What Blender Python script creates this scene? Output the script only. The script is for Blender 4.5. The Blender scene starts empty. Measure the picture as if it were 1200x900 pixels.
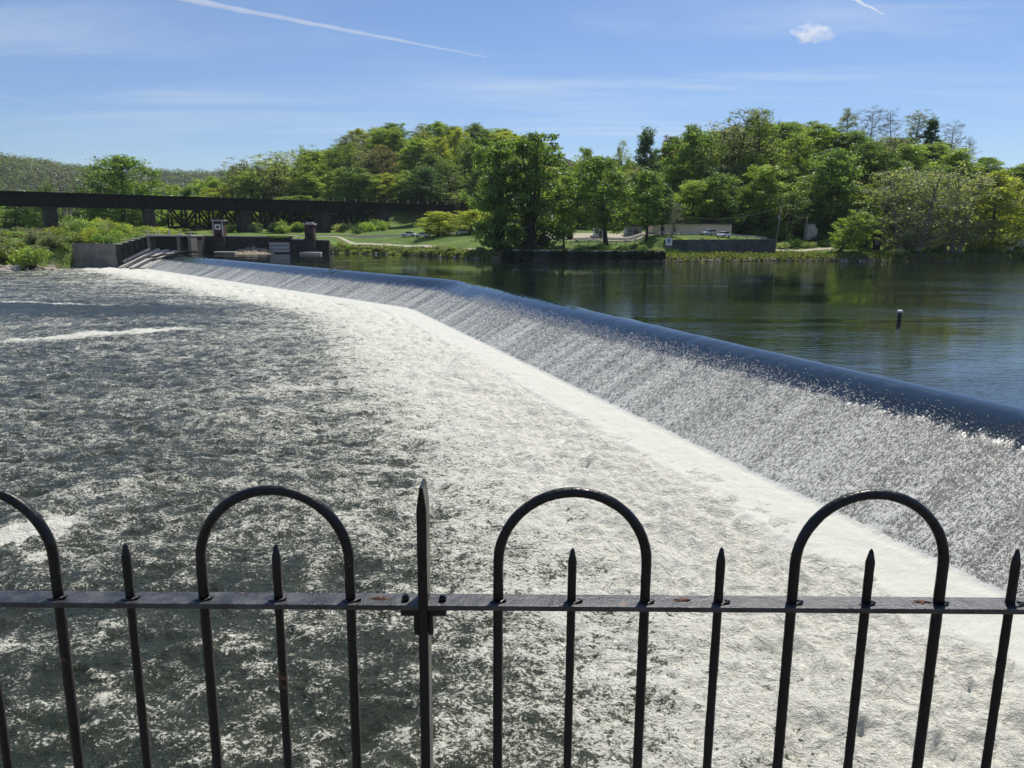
import bpy, math, random
import numpy as np
from mathutils import Matrix, Vector, Euler

random.seed(7)
R = math.radians
scene = bpy.context.scene
COL = scene.collection

# ------------------------------------------------------------------ camera
F = 880.0
PITCH = R(11.4)
ROLL = R(0.4)
CAMZ = 6.0
cam_d = bpy.data.cameras.new("camera")
cam = bpy.data.objects.new("camera", cam_d)
COL.objects.link(cam)
cam_d.sensor_width = 36.0
cam_d.lens = F / 1200 * 36.0
cam_d.clip_start = 0.05
cam_d.clip_end = 60000
ROT = Matrix.Rotation(R(90) - PITCH, 3, 'X') @ Matrix.Rotation(ROLL, 3, 'Z')
cam.rotation_euler = ROT.to_euler()
cam.location = (0, 0, CAMZ)
scene.camera = cam


def ray(px, py):
    return ROT @ Vector(((px - 600) / F, -(py - 450) / F, -1.0))


def onz(px, py, z):
    d = ray(px, py)
    t = (z - CAMZ) / d.z
    return Vector((d.x * t, d.y * t, z))


def atY(px, py, Y):
    d = ray(px, py)
    t = Y / d.y
    return Vector((d.x * t, Y, CAMZ + d.z * t))


# ------------------------------------------------------------------ numpy noise
def _hash(ix, iy, seed):
    h = (ix.astype(np.int64) * 374761393 + iy.astype(np.int64) * 668265263 + seed * 1442695041) & 0xFFFFFFFF
    h = ((h ^ (h >> 13)) * 1274126177) & 0xFFFFFFFF
    h = (h ^ (h >> 16)) & 0xFFFFFFFF
    return h.astype(np.float64) / 4294967295.0


def vnoise(x, y, seed=0):
    ix = np.floor(x); iy = np.floor(y)
    fx = x - ix; fy = y - iy
    out = 0
    res = []
    for dx in (0, 1):
        for dy in (0, 1):
            a = _hash(ix + dx, iy + dy, seed) * 2 * np.pi
            res.append(np.cos(a) * (fx - dx) + np.sin(a) * (fy - dy))
    sx = fx * fx * fx * (fx * (fx * 6 - 15) + 10)
    sy = fy * fy * fy * (fy * (fy * 6 - 15) + 10)
    a = res[0] * (1 - sy) + res[1] * sy
    b = res[2] * (1 - sy) + res[3] * sy
    return (a * (1 - sx) + b * sx) * 1.4


def fbm(x, y, oct=4, gain=0.5, seed=0):
    s = 0; a = 1.0; f = 1.0
    for i in range(oct):
        s = s + a * vnoise(x * f + 17.3 * i, y * f - 9.1 * i, seed + i)
        a *= gain; f *= 2.03
    return s


def sstep(a, b, x):
    t = np.clip((x - a) / (b - a), 0, 1)
    return t * t * (3 - 2 * t)


# ------------------------------------------------------------------ object helpers
def tag(o, label=None, cat=None, group=None, kind=None):
    if label: o['label'] = label
    if cat: o['category'] = cat
    if group: o['group'] = group
    if kind: o['kind'] = kind
    return o


def empty(name, loc=(0, 0, 0), rz=0.0):
    o = bpy.data.objects.new(name, None)
    o.location = loc
    o.rotation_euler = (0, 0, rz)
    o.empty_display_size = 0.3
    COL.objects.link(o)
    return o


def np_mesh(name, verts, faces, mat, parent=None, smooth=False, loc=None):
    """verts Nx3, faces MxK (all the same K)"""
    verts = np.asarray(verts, dtype=np.float32)
    faces = np.asarray(faces, dtype=np.int32)
    me = bpy.data.meshes.new(name)
    n, k = faces.shape
    me.vertices.add(len(verts)); me.vertices.foreach_set('co', verts.ravel())
    me.loops.add(n * k); me.loops.foreach_set('vertex_index', faces.ravel())
    me.polygons.add(n)
    me.polygons.foreach_set('loop_start', np.arange(0, n * k, k, dtype=np.int32))
    me.polygons.foreach_set('use_smooth', np.full(n, smooth))
    me.update(calc_edges=True)
    if mat: me.materials.append(mat)
    o = bpy.data.objects.new(name, me)
    COL.objects.link(o)
    if parent: o.parent = parent
    if loc is not None: o.location = loc
    return o


class MB:
    def __init__(self):
        self.v = []; self.f = []; self.sm = []

    def add(self, vs, fs, smooth=False):
        b = len(self.v)
        self.v += [tuple(p) for p in vs]
        self.f += [tuple(i + b for i in f) for f in fs]
        self.sm += [smooth] * len(fs)
        return self

    def box(self, c, s, rz=0.0, taper=1.0, m=None):
        hx, hy, hz = s[0] / 2, s[1] / 2, s[2] / 2
        ca, sa = math.cos(rz), math.sin(rz)
        vs = []
        for z, t in ((-hz, 1.0), (hz, taper)):
            for x, y in ((-hx, -hy), (hx, -hy), (hx, hy), (-hx, hy)):
                x *= t; y *= t
                vs.append((c[0] + x * ca - y * sa, c[1] + x * sa + y * ca, c[2] + z))
        return self.add(vs, [(3, 2, 1, 0), (4, 5, 6, 7), (0, 1, 5, 4), (1, 2, 6, 5), (2, 3, 7, 6), (3, 0, 4, 7)])

    def beam(self, p0, p1, w, h, up=(0, 0, 1)):
        p0 = Vector(p0); p1 = Vector(p1)
        d = (p1 - p0).normalized(); u = Vector(up)
        s = d.cross(u)
        if s.length < 1e-4: s = d.cross(Vector((1, 0, 0)))
        s.normalize(); u = s.cross(d).normalized()
        vs = []
        for p in (p0, p1):
            for a, b in ((-1, -1), (1, -1), (1, 1), (-1, 1)):
                vs.append(p + s * (a * w / 2) + u * (b * h / 2))
        return self.add(vs, [(0, 1, 2, 3), (7, 6, 5, 4), (0, 4, 5, 1), (1, 5, 6, 2), (2, 6, 7, 3), (3, 7, 4, 0)])

    def tube(self, pts, rad, n=8, cap=True, smooth=True):
        pts = [Vector(p) for p in pts]
        if not hasattr(rad, '__len__'): rad = [rad] * len(pts)
        vs = []; fs = []
        prev = None
        for i, p in enumerate(pts):
            d = (pts[min(i + 1, len(pts) - 1)] - pts[max(i - 1, 0)]).normalized()
            if prev is None:
                a = Vector((1, 0, 0)) if abs(d.x) < 0.8 else Vector((0, 1, 0))
                s = d.cross(a).normalized()
            else:
                s = (prev - d * prev.dot(d)).normalized()
            prev = s
            u = d.cross(s)
            for k in range(n):
                a = 2 * math.pi * k / n
                vs.append(p + (s * math.cos(a) + u * math.sin(a)) * rad[i])
        for i in range(len(pts) - 1):
            for k in range(n):
                k2 = (k + 1) % n
                fs.append((i * n + k, i * n + k2, (i + 1) * n + k2, (i + 1) * n + k))
        self.add(vs, fs, smooth)
        if cap:
            b = len(self.v) - len(vs)
            self.f.append(tuple(b + k for k in range(n))[::-1]); self.sm.append(False)
            e = b + (len(pts) - 1) * n
            self.f.append(tuple(e + k for k in range(n))); self.sm.append(False)
        return self

    def prism(self, poly, y0, y1):
        """poly in (x,z), extruded along y"""
        n = len(poly)
        vs = [(p[0], y0, p[1]) for p in poly] + [(p[0], y1, p[1]) for p in poly]
        fs = [tuple(range(n)), tuple(range(2 * n - 1, n - 1, -1))]
        for i in range(n):
            j = (i + 1) % n
            fs.append((j, i, i + n, j + n))
        return self.add(vs, fs)

    def build(self, name, mat, parent=None, origin=None, bevel=0.0):
        me = bpy.data.meshes.new(name)
        if origin is not None:
            vs = [(v[0] - origin[0], v[1] - origin[1], v[2] - origin[2]) for v in self.v]
        else:
            vs = self.v
        me.from_pydata([tuple(v) for v in vs], [], self.f)
        me.polygons.foreach_set('use_smooth', self.sm)
        me.materials.append(mat)
        me.update()
        o = bpy.data.objects.new(name, me)
        COL.objects.link(o)
        if parent is not None: o.parent = parent
        elif origin is not None: o.location = origin
        if bevel:
            b = o.modifiers.new('bevel', 'BEVEL'); b.width = bevel; b.segments = 2; b.limit_method = 'ANGLE'
        return o


def copy_tree(o, parent=None):
    c = o.copy(); COL.objects.link(c); c.parent = parent
    for ch in list(o.children): copy_tree(ch, c)
    return c


# ------------------------------------------------------------------ materials
class NT:
    def __init__(self, mat_or_world):
        self.t = mat_or_world.node_tree; self.t.nodes.clear()

    def n(self, typ, ins=None, **props):
        nd = self.t.nodes.new(typ)
        for k, v in props.items(): setattr(nd, k, v)
        if ins:
            for k, v in ins.items():
                s = nd.inputs[k]
                if hasattr(v, 'is_linked'): self.t.links.new(v, s)
                elif isinstance(v, bpy.types.Node): self.t.links.new(v.outputs[0], s)
                else: s.default_value = v
        return nd

    def math(self, op, a, b=None, c=None, clamp=False):
        ins = {0: a}
        if b is not None: ins[1] = b
        if c is not None: ins[2] = c
        return self.n('ShaderNodeMath', ins, operation=op, use_clamp=clamp).outputs[0]

    def noise(self, vec, scale, detail=4, rough=.5, dist=0.0, typ='FBM', dim='3D'):
        return self.n('ShaderNodeTexNoise', {'Vector': vec, 'Scale': scale, 'Detail': detail, 'Roughness': rough, 'Distortion': dist},
                      noise_type=typ, noise_dimensions=dim).outputs[0]

    def ss(self, x, a, b, lo=0.0, hi=1.0):
        return self.n('ShaderNodeMapRange', {0: x, 1: a, 2: b, 3: lo, 4: hi}, interpolation_type='SMOOTHSTEP').outputs[0]

    def mixc(self, f, a, b, blend='MIX'):
        nd = self.n('ShaderNodeMix', data_type='RGBA', blend_type=blend)
        for s, v in ((nd.inputs[0], f), (nd.inputs[6], a), (nd.inputs[7], b)):
            if hasattr(v, 'is_linked'): self.t.links.new(v, s)
            else: s.default_value = v
        return nd.outputs[2]

    def vscale(self, vec, s):
        return self.n('ShaderNodeVectorMath', {0: vec, 1: s}, operation='MULTIPLY').outputs[0]

    def out(self, surf=None, vol=None):
        o = self.n('ShaderNodeOutputMaterial')
        if surf is not None: self.t.links.new(surf, o.inputs['Surface'])
        if vol is not None: self.t.links.new(vol, o.inputs['Volume'])


def C(r, g, b): return (r, g, b, 1.0)


def new_mat(name):
    m = bpy.data.materials.new(name); m.use_nodes = True
    return m, NT(m)


def basic(name, c1, c2=None, scale=3.0, rough=.8, bump=.2, bscale=None, metallic=0.0, detail=6, spec=.5, bdist=.05, stretch=None):
    m, t = new_mat(name)
    pos = t.n('ShaderNodeTexCoord').outputs['Object']
    if stretch: pos = t.vscale(pos, stretch)
    n = t.noise(pos, scale, detail, .6)
    col = t.mixc(t.ss(n, .35, .65), C(*c1), C(*(c2 or c1)))
    b = t.n('ShaderNodeBump', {'Strength': bump, 'Distance': bdist, 'Height': t.noise(pos, bscale or scale * 3, 5, .6)})
    p = t.n('ShaderNodeBsdfPrincipled', {'Base Color': col, 'Roughness': rough, 'Metallic': metallic, 'Normal': b,
                                         'Specular IOR Level': spec})
    t.out(p.outputs[0])
    return m


M = {}
M['concrete'] = basic('concrete', (.12, .115, .105), (.20, .19, .17), .35, .9, .3)
M['pale_stone'] = basic('pale_stone', (.42, .39, .34), (.55, .52, .46), .8, .9, .4)
M['rock'] = basic('rock', (.30, .26, .21), (.48, .43, .36), .9, .95, .6, bdist=.2)
M['steel_dark'] = basic('steel_dark', (.006, .006, .006), (.012, .011, .010), .6, .75, .15, spec=.25)
M['timber_dark'] = basic('timber_dark', (.014, .012, .010), (.03, .026, .022), .8, .9, .2, spec=.25)
M['white_paint'] = basic('white_paint', (.72, .71, .68), (.8, .8, .78), 2, .6, .05)
M['grey_panel'] = basic('grey_panel', (.22, .24, .28), (.32, .34, .38), 1.0, .6, .1)
M['beige_wall'] = basic('beige_wall', (.70, .57, .41), (.80, .66, .48), .25, .9, .15)
M['roof_dark'] = basic('roof_dark', (.05, .048, .05), (.08, .075, .075), .8, .85, .2)
M['roof_grey'] = basic('roof_grey', (.16, .16, .18), (.22, .22, .24), .8, .85, .2)
M['glass_dark'] = basic('glass_dark', (.01, .012, .014), (.02, .02, .022), 1, .08, .0)
M['wood_grey'] = basic('wood_grey', (.20, .17, .13), (.32, .28, .23), 1.2, .9, .2)
M['path'] = basic('path', (.38, .34, .26), (.5, .45, .35), .6, .95, .2)
M['asphalt'] = basic('asphalt', (.05, .05, .05), (.075, .072, .07), .6, .95, .1)
M['rubber'] = basic('rubber', (.012, .012, .012), None, 3, .8, .0)
M['debris'] = basic('debris', (.22, .17, .11), (.38, .31, .22), 1.0, .95, .5, bdist=.2)
M['red_paint'] = basic('red_paint', (.45, .06, .03), (.5, .08, .04), 1, .4, .0)
M['rust'] = basic('rust', (.05, .028, .018), (.20, .095, .05), 220, .95, .5, bdist=.002)


def brick_mat(name, c1, c2, mortar, sc, bw=.5, rh=.25):
    m, t = new_mat(name)
    pos = t.n('ShaderNodeTexCoord').outputs['Object']
    sep = t.n('ShaderNodeSeparateXYZ', {0: pos})
    u = t.math('ADD', sep.outputs[0], sep.outputs[1])
    vec = t.n('ShaderNodeCombineXYZ', {0: u, 1: sep.outputs[2], 2: 0.0}).outputs[0]
    br = t.n('ShaderNodeTexBrick', {'Vector': vec, 'Color1': C(*c1), 'Color2': C(*c2), 'Mortar': C(*mortar), 'Scale': sc,
                                    'Mortar Size': .02, 'Brick Width': bw, 'Row Height': rh, 'Bias': 0.0})
    n = t.noise(pos, .7, 6, .65)
    col = t.mixc(t.ss(n, .3, .7, 0, .75), br.outputs[0], C(c1[0] * .5, c1[1] * .5, c1[2] * .5))
    b = t.n('ShaderNodeBump', {'Strength': .5, 'Distance': .06, 'Height': t.math('SUBTRACT', t.noise(pos, 4, 5, .6), br.outputs[1])})
    p = t.n('ShaderNodeBsdfPrincipled', {'Base Color': col, 'Roughness': .9, 'Normal': b})
    t.out(p.outputs[0])
    return m


M['grey_trim'] = basic('grey_trim', (.38, .38, .37), (.46, .46, .45), 2, .7, .05)
M['brick_red'] = brick_mat('brick_red', (.075, .030, .028), (.11, .045, .04), (.10, .085, .075), 1.6)
M['stone_dark'] = brick_mat('stone_dark', (.035, .034, .031), (.07, .066, .058), (.02, .02, .02), .9, .9, .45)
M['stone_wall'] = brick_mat('stone_wall', (.05, .047, .042), (.10, .092, .08), (.025, .024, .02), .7, .9, .5)


def graffiti_wall():
    m, t = new_mat('graffiti_stone')
    pos = t.n('ShaderNodeTexCoord').outputs['Object']
    n = t.noise(pos, .5, 7, .6)
    base = t.mixc(t.ss(n, .35, .65), C(.045, .05, .056), C(.09, .095, .10))
    sep = t.n('ShaderNodeSeparateXYZ', {0: pos})
    wv = t.noise(t.vscale(pos, (.7, 1, 1.1)), .8, 2, .5, 2.2)
    stroke = t.ss(t.math('ABSOLUTE', t.math('SUBTRACT', wv, .5)), .012, .04, 1, 0)
    reg = t.math('MULTIPLY', t.ss(sep.outputs[0], 5.0, 6.5), t.ss(sep.outputs[0], 15.5, 17, 1, 0))
    reg = t.math('MULTIPLY', reg, t.ss(sep.outputs[2], .5, .8))
    reg = t.math('MULTIPLY', reg, .45)
    col = t.mixc(t.math('MULTIPLY', stroke, reg), base, C(.22, .24, .26))
    b = t.n('ShaderNodeBump', {'Strength': .3, 'Distance': .05, 'Height': t.noise(pos, 3, 5, .6)})
    p = t.n('ShaderNodeBsdfPrincipled', {'Base Color': col, 'Roughness': .9, 'Normal': b})
    t.out(p.outputs[0])
    return m


M['graffiti'] = graffiti_wall()


def fence_mat():
    m, t = new_mat('black_fence_paint')
    pos = t.n('ShaderNodeTexCoord').outputs['Object']
    n = t.noise(pos, 26, 6, .6)
    rustm = t.ss(t.noise(pos, 11, 8, .7, .6), .635, .68)
    col = t.mixc(t.ss(n, .4, .65), C(.005, .005, .0055), C(.011, .011, .012))
    col = t.mixc(rustm, col, C(.14, .07, .04))
    h = t.math('ADD', t.noise(pos, 120, 4, .6), t.math('MULTIPLY', t.noise(pos, 30, 4, .6), 2.0))
    b = t.n('ShaderNodeBump', {'Strength': .55, 'Distance': .002, 'Height': h})
    ro = t.math('ADD', t.math('MULTIPLY', rustm, .4), t.ss(n, .3, .7, .26, .42))
    p = t.n('ShaderNodeBsdfPrincipled', {'Base Color': col, 'Roughness': ro, 'Normal': b, 'Specular IOR Level': .38})
    t.out(p.outputs[0])
    return m


M['fence'] = fence_mat()


def rail_mat():
    m, t = new_mat('weathered_rail_paint')
    pos = t.n('ShaderNodeTexCoord').outputs['Object']
    n = t.noise(pos, 22, 8, .7)
    col = t.mixc(t.ss(n, .38, .64), C(.012, .012, .013), C(.06, .06, .062))
    rustm = t.ss(t.noise(pos, 9, 8, .72, .4), .625, .66)
    col = t.mixc(rustm, col, C(.22, .11, .06))
    h = t.math('ADD', t.noise(pos, 210, 4, .7), t.math('MULTIPLY', t.noise(pos, 60, 4, .6), 1.6))
    b = t.n('ShaderNodeBump', {'Strength': .6, 'Distance': .002, 'Height': h})
    p = t.n('ShaderNodeBsdfPrincipled', {'Base Color': col, 'Roughness': t.ss(n, .3, .7, .32, .5), 'Normal': b, 'Specular IOR Level': .75})
    t.out(p.outputs[0])
    return m


M['rail'] = rail_mat()


def leaf_mat():
    m, t = new_mat('leaf_foliage')
    oi = t.n('ShaderNodeObjectInfo')
    pos = t.n('ShaderNodeTexCoord').outputs['Object']
    n = t.noise(pos, .55, 3, .6)
    c = t.mixc(t.ss(n, .3, .7), C(.72, .78, .7), C(1.3, 1.22, 1.15))
    col = t.mixc(1.0, oi.outputs['Color'], c, 'MULTIPLY')
    at = t.n('ShaderNodeAttribute', attribute_name='leafvar').outputs['Fac']
    v = t.ss(at, 0, 1, .8, 1.5)
    vv = t.n('ShaderNodeCombineColor', {0: v, 1: v, 2: v}).outputs[0]
    col = t.mixc(1.0, col, vv, 'MULTIPLY')
    d = t.n('ShaderNodeBsdfDiffuse', {'Color': col})
    tc = t.mixc(1.0, col, C(1.3, 1.3, .6), 'MULTIPLY')
    tr = t.n('ShaderNodeBsdfTranslucent', {'Color': tc})
    mx = t.n('ShaderNodeMixShader', {0: .58, 1: d.outputs[0], 2: tr.outputs[0]})
    g = t.n('ShaderNodeBsdfGlossy', {'Color': C(.9, .95, 1), 'Roughness': .45})
    mx2 = t.n('ShaderNodeMixShader', {0: .035, 1: mx.outputs[0], 2: g.outputs[0]})
    t.out(mx2.outputs[0])
    return m


M['leaf'] = leaf_mat()
M['bark'] = basic('bark', (.035, .03, .025), (.075, .065, .055), 1.2, .95, .5, stretch=(3, 3, .6))
M['bark_pale'] = basic('bark_pale', (.16, .145, .12), (.36, .33, .28), .9, .9, .4)


def ground_mat():
    m, t = new_mat('grass_ground')
    pos = t.n('ShaderNodeNewGeometry').outputs['Position']
    n = t.noise(pos, .12, 6, .6)
    n2 = t.noise(pos, 1.3, 6, .7)
    col = t.mixc(t.ss(n, .35, .65), C(.085, .155, .028), C(.15, .225, .045))
    col = t.mixc(t.ss(n2, .45, .7, 0, .6), col, C(.19, .20, .075))
    at = t.n('ShaderNodeAttribute', attribute_name='soil').outputs['Fac']
    soil = t.mixc(t.ss(n2, .35, .65), C(.10, .08, .05), C(.22, .18, .12))
    col = t.mixc(at, col, soil)
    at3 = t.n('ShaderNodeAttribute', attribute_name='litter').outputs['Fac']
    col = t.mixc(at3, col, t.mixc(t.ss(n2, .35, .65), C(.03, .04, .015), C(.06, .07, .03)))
    at2 = t.n('ShaderNodeAttribute', attribute_name='lot').outputs['Fac']
    lot = t.mixc(t.ss(n2, .35, .65), C(.40, .35, .26), C(.55, .49, .37))
    col = t.mixc(t.ss(t.math('ADD', at2, t.math('MULTIPLY', t.math('SUBTRACT', n2, .5), .8)), .4, .6), col, lot)
    b = t.n('ShaderNodeBump', {'Strength': .8, 'Distance': .3, 'Height': t.noise(pos, 2.5, 6, .7)})
    p = t.n('ShaderNodeBsdfPrincipled', {'Base Color': col, 'Roughness': .95, 'Normal': b, 'Specular IOR Level': .2})
    t.out(p.outputs[0])
    return m


M['ground'] = ground_mat()


def water_bsdf(t, normal, col=(.010, .016, .010), rough=.05):
    return t.n('ShaderNodeBsdfPrincipled', {'Base Color': C(*col), 'Roughness': rough, 'IOR': 1.42, 'Normal': normal})


def pool_mat():
    m, t = new_mat('calm_river_water')
    pos = t.n('ShaderNodeNewGeometry').outputs['Position']
    ps = t.vscale(pos, (.45, 1.0, 1.0))
    patch = t.ss(t.noise(t.vscale(pos, (.4, 1.0, 1.0)), .045, 4, .55, .8), .40, .56)
    px_ = t.n('ShaderNodeSeparateXYZ', {0: pos})
    windy = t.ss(t.math('SUBTRACT', px_.outputs[0], t.math('MULTIPLY', px_.outputs[1], .42)), 4, 26)
    patch = t.math('MULTIPLY_ADD', windy, 1.6, patch)
    fine = t.noise(ps, 3.2, 3, .55)
    mid = t.noise(ps, .9, 3, .5)
    big = t.noise(ps, .22, 2, .5)
    h = t.math('ADD', t.math('MULTIPLY', fine, t.math('MULTIPLY_ADD', patch, .055, .005)),
               t.math('MULTIPLY', mid, t.math('MULTIPLY_ADD', patch, .065, .008)))
    h = t.math('ADD', h, t.math('MULTIPLY', big, .04))
    b = t.n('ShaderNodeBump', {'Strength': 1.0, 'Distance': .40, 'Height': h})
    p = water_bsdf(t, b, (.008, .014, .012), .03)
    t.out(p.outputs[0])
    return m


M['pool'] = pool_mat()


def cascade_mat():
    m, t = new_mat('falling_water')
    pos = t.n('ShaderNodeNewGeometry').outputs['Position']
    fl = t.n('ShaderNodeAttribute', attribute_name='flow').outputs['Vector']
    foam = t.n('ShaderNodeAttribute', attribute_name='foam').outputs['Fac']
    sp = t.noise(t.vscale(fl, (1.0, .45, 1.0)), 10.0, 4, .7)
    sp2 = t.noise(t.vscale(fl, (1.0, .6, 1.0)), 27.0, 3, .7)
    st = t.noise(t.vscale(fl, (1.0, .07, 1.0)), .55, 7, .7)
    val = t.math('MULTIPLY_ADD', t.math('SUBTRACT', sp, .5), 1.0, .5)
    val = t.math('ADD', val, t.math('MULTIPLY', t.math('SUBTRACT', sp2, .5), 1.15))
    val = t.math('ADD', val, t.math('MULTIPLY', t.math('SUBTRACT', st, .5), .46))
    thr = t.math('SUBTRACT', 1.0, foam)
    mask = t.ss(t.math('SUBTRACT', val, thr), -.03, .07)
    vo = t.n('ShaderNodeTexVoronoi', {'Vector': t.vscale(fl, (1.0, .7, 1.0)), 'Scale': 12.0, 'Randomness': 1.0}, feature='F1')
    pr = t.n('ShaderNodeAttribute', attribute_name='fleck').outputs['Fac']
    cr_ = t.n('ShaderNodeSeparateColor', {0: vo.outputs['Color']}).outputs[0]
    dot = t.math('MULTIPLY', t.ss(vo.outputs['Distance'], .26, .40, 1, 0), t.math('LESS_THAN', cr_, pr))
    mask = t.math('MAXIMUM', mask, dot)
    hh = t.math('ADD', t.math('MULTIPLY', sp, .7), t.math('MULTIPLY', sp2, .55))
    amt = t.ss(foam, .25, .5, .004, 1.0)
    smoothw = t.math('MULTIPLY', t.noise(t.vscale(fl, (1.0, .12, 1.0)), 2.6, 3, .5), t.ss(foam, .05, .25, .07, .1))
    hh = t.math('ADD', t.math('MULTIPLY', hh, amt), smoothw)
    b = t.n('ShaderNodeBump', {'Strength': 1.0, 'Distance': .06, 'Height': hh})
    wcol = t.mixc(t.ss(foam, .3, .5), C(.009, .019, .030), C(.10, .105, .088))
    w = t.n('ShaderNodeBsdfPrincipled', {'Base Color': wcol, 'Roughness': t.ss(foam, .1, .4, .045, .24), 'IOR': 1.42, 'Normal': b})
    fc = t.mixc(t.ss(foam, .75, .95), C(.66, .66, .61), C(.67, .665, .58))
    f = t.n('ShaderNodeBsdfPrincipled', {'Base Color': fc, 'Roughness': .7, 'Normal': b, 'Specular IOR Level': .35})
    mx = t.n('ShaderNodeMixShader', {0: mask, 1: w.outputs[0], 2: f.outputs[0]})
    t.out(mx.outputs[0])
    return m


M['cascade'] = cascade_mat()


def river_mat():
    m, t = new_mat('turbulent_river_water')
    pos = t.n('ShaderNodeNewGeometry').outputs['Position']
    foam = t.n('ShaderNodeAttribute', attribute_name='foam').outputs['Fac']
    ps = t.vscale(pos, (.8, 1.0, 1.0))
    big = t.noise(ps, .38, 3, .55, .6)
    n1 = t.noise(ps, 1.7, 6, .62, 1.1)
    rg = t.noise(ps, 1.5, 6, .68, 1.6)
    ridge = t.math('SUBTRACT', 1.0, t.math('MULTIPLY', t.math('ABSOLUTE', t.math('SUBTRACT', rg, .5)), 6.0))
    rg2 = t.noise(ps, 5.5, 5, .68, 1.2)
    ridge2 = t.math('SUBTRACT', 1.0, t.math('MULTIPLY', t.math('ABSOLUTE', t.math('SUBTRACT', rg2, .5)), 5.0))
    fine = t.noise(ps, 16.0, 4, .7, .5)
    val = t.math('MULTIPLY_ADD', t.math('SUBTRACT', n1, .5), .36, .5)
    val = t.math('ADD', val, t.math('MULTIPLY', t.math('SUBTRACT', ridge, .5), .20))
    val = t.math('ADD', val, t.math('MULTIPLY', t.math('SUBTRACT', ridge2, .5), .21))
    val = t.math('ADD', val, t.math('MULTIPLY', t.math('SUBTRACT', fine, .5), .75))
    val = t.math('ADD', val, t.math('MULTIPLY', t.math('SUBTRACT', big, .5), .16))
    thr = t.math('SUBTRACT', 1.0, foam)
    mask = t.ss(t.math('SUBTRACT', val, thr), -.03, .08)
    h = t.math('ADD', t.math('MULTIPLY', n1, .55), t.math('MULTIPLY', fine, .075))
    h = t.math('ADD', h, t.math('MULTIPLY', rg2, .18))
    h = t.math('ADD', h, t.math('MULTIPLY', mask, .05))
    b = t.n('ShaderNodeBump', {'Strength': 1.0, 'Distance': .36, 'Height': h})
    wcol = t.mixc(t.ss(foam, .22, .52), C(.016, .024, .013), C(.055, .062, .042))
    w = t.n('ShaderNodeBsdfPrincipled', {'Base Color': wcol, 'Roughness': .21, 'IOR': 1.333, 'Normal': b})
    h2 = t.math('ADD', t.math('MULTIPLY', n1, .8), t.math('MULTIPLY', fine, .16))
    h2 = t.math('ADD', h2, t.math('MULTIPLY', rg2, .36))
    b2 = t.n('ShaderNodeBump', {'Strength': 1.0, 'Distance': .36, 'Height': h2})
    thin = t.ss(t.math('SUBTRACT', val, thr), .0, .16)
    fcol = t.mixc(thin, C(.52, .515, .41), C(.79, .775, .67))
    f = t.n('ShaderNodeBsdfPrincipled', {'Base Color': fcol, 'Roughness': .6, 'Normal': b2, 'Specular IOR Level': .4})
    mx = t.n('ShaderNodeMixShader', {0: mask, 1: w.outputs[0], 2: f.outputs[0]})
    t.out(mx.outputs[0])
    return m


M['river'] = river_mat()
M['white_foam'] = basic('white_foam', (.66, .65, .62), None, 2, .4, 0)

# ------------------------------------------------------------------ dam geometry (pool surface z=0, river surface z=ZR)
ZR = -3.6
c_near = onz(1200, 479, 0.0)
c_bend = onz(545, 328.5, 0.0)
c_far = onz(215, 299.3, 0.0)
BX, BY = c_bend.x, c_bend.y
d1 = (Vector((c_bend.x - c_near.x, c_bend.y - c_near.y))).normalized()
d2 = (Vector((c_far.x - c_bend.x, c_far.y - c_bend.y))).normalized()
N1 = (-d1.y, d1.x); N2 = (-d2.y, d2.x)      # downstream side
N1 = np.array(N1); N2 = np.array(N2)
NM = (N1 + N2) / np.linalg.norm(N1 + N2)
TM = np.array((NM[1], -NM[0]))
if TM[1] > 0: TM = -TM                    # points toward the camera end
BX += .45 * NM[0]; BY += .45 * NM[1]
print('crest', c_near, c_bend, c_far, 'n', N1, N2)


def hfield(X, Y, k=1.3):
    a = (X - BX) * N1[0] + (Y - BY) * N1[1]
    b = (X - BX) * N2[0] + (Y - BY) * N2[1]
    # smooth min
    hh = np.clip(.5 + .5 * (b - a) / k, 0, 1)
    return b * (1 - hh) + a * hh - k * hh * (1 - hh)


def profile(h):
    """water surface over the weir"""
    a = .139
    z = np.where(h < -.4, 0, -a * (h + .4) ** 2)
    lin = -a * 1.8 ** 2 - .50 * (h - 1.4)
    z = np.where(h > 1.4, lin, z)
    # toe -> gentle apron
    zt = -a * 1.8 ** 2 - .50 * 5.6
    ap = zt - .10 * (h - 7.0) - .35 * np.maximum(h - 9.4, 0)
    s = sstep(6.6, 7.4, h)
    z = np.where(h > 6.6, z * (1 - s) + ap * s, z)
    return z


# ------------------------------------------------------------------ terrain
bankX = np.array([-600, -160, -130, -116, -112.5, -102, -96.6, -85.6, -85.3, -53, -47, -28, -5, 34, 61, 88, 125, 300, 900.])
bankY = np.array([150, 164, 169, 174, 195.3, 195.3, 203.5, 206, 213.5, 213.5, 214, 199, 171, 166, 176, 178, 185, 192, 230.])


def bank(X): return np.interp(X, bankX, bankY)


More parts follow.
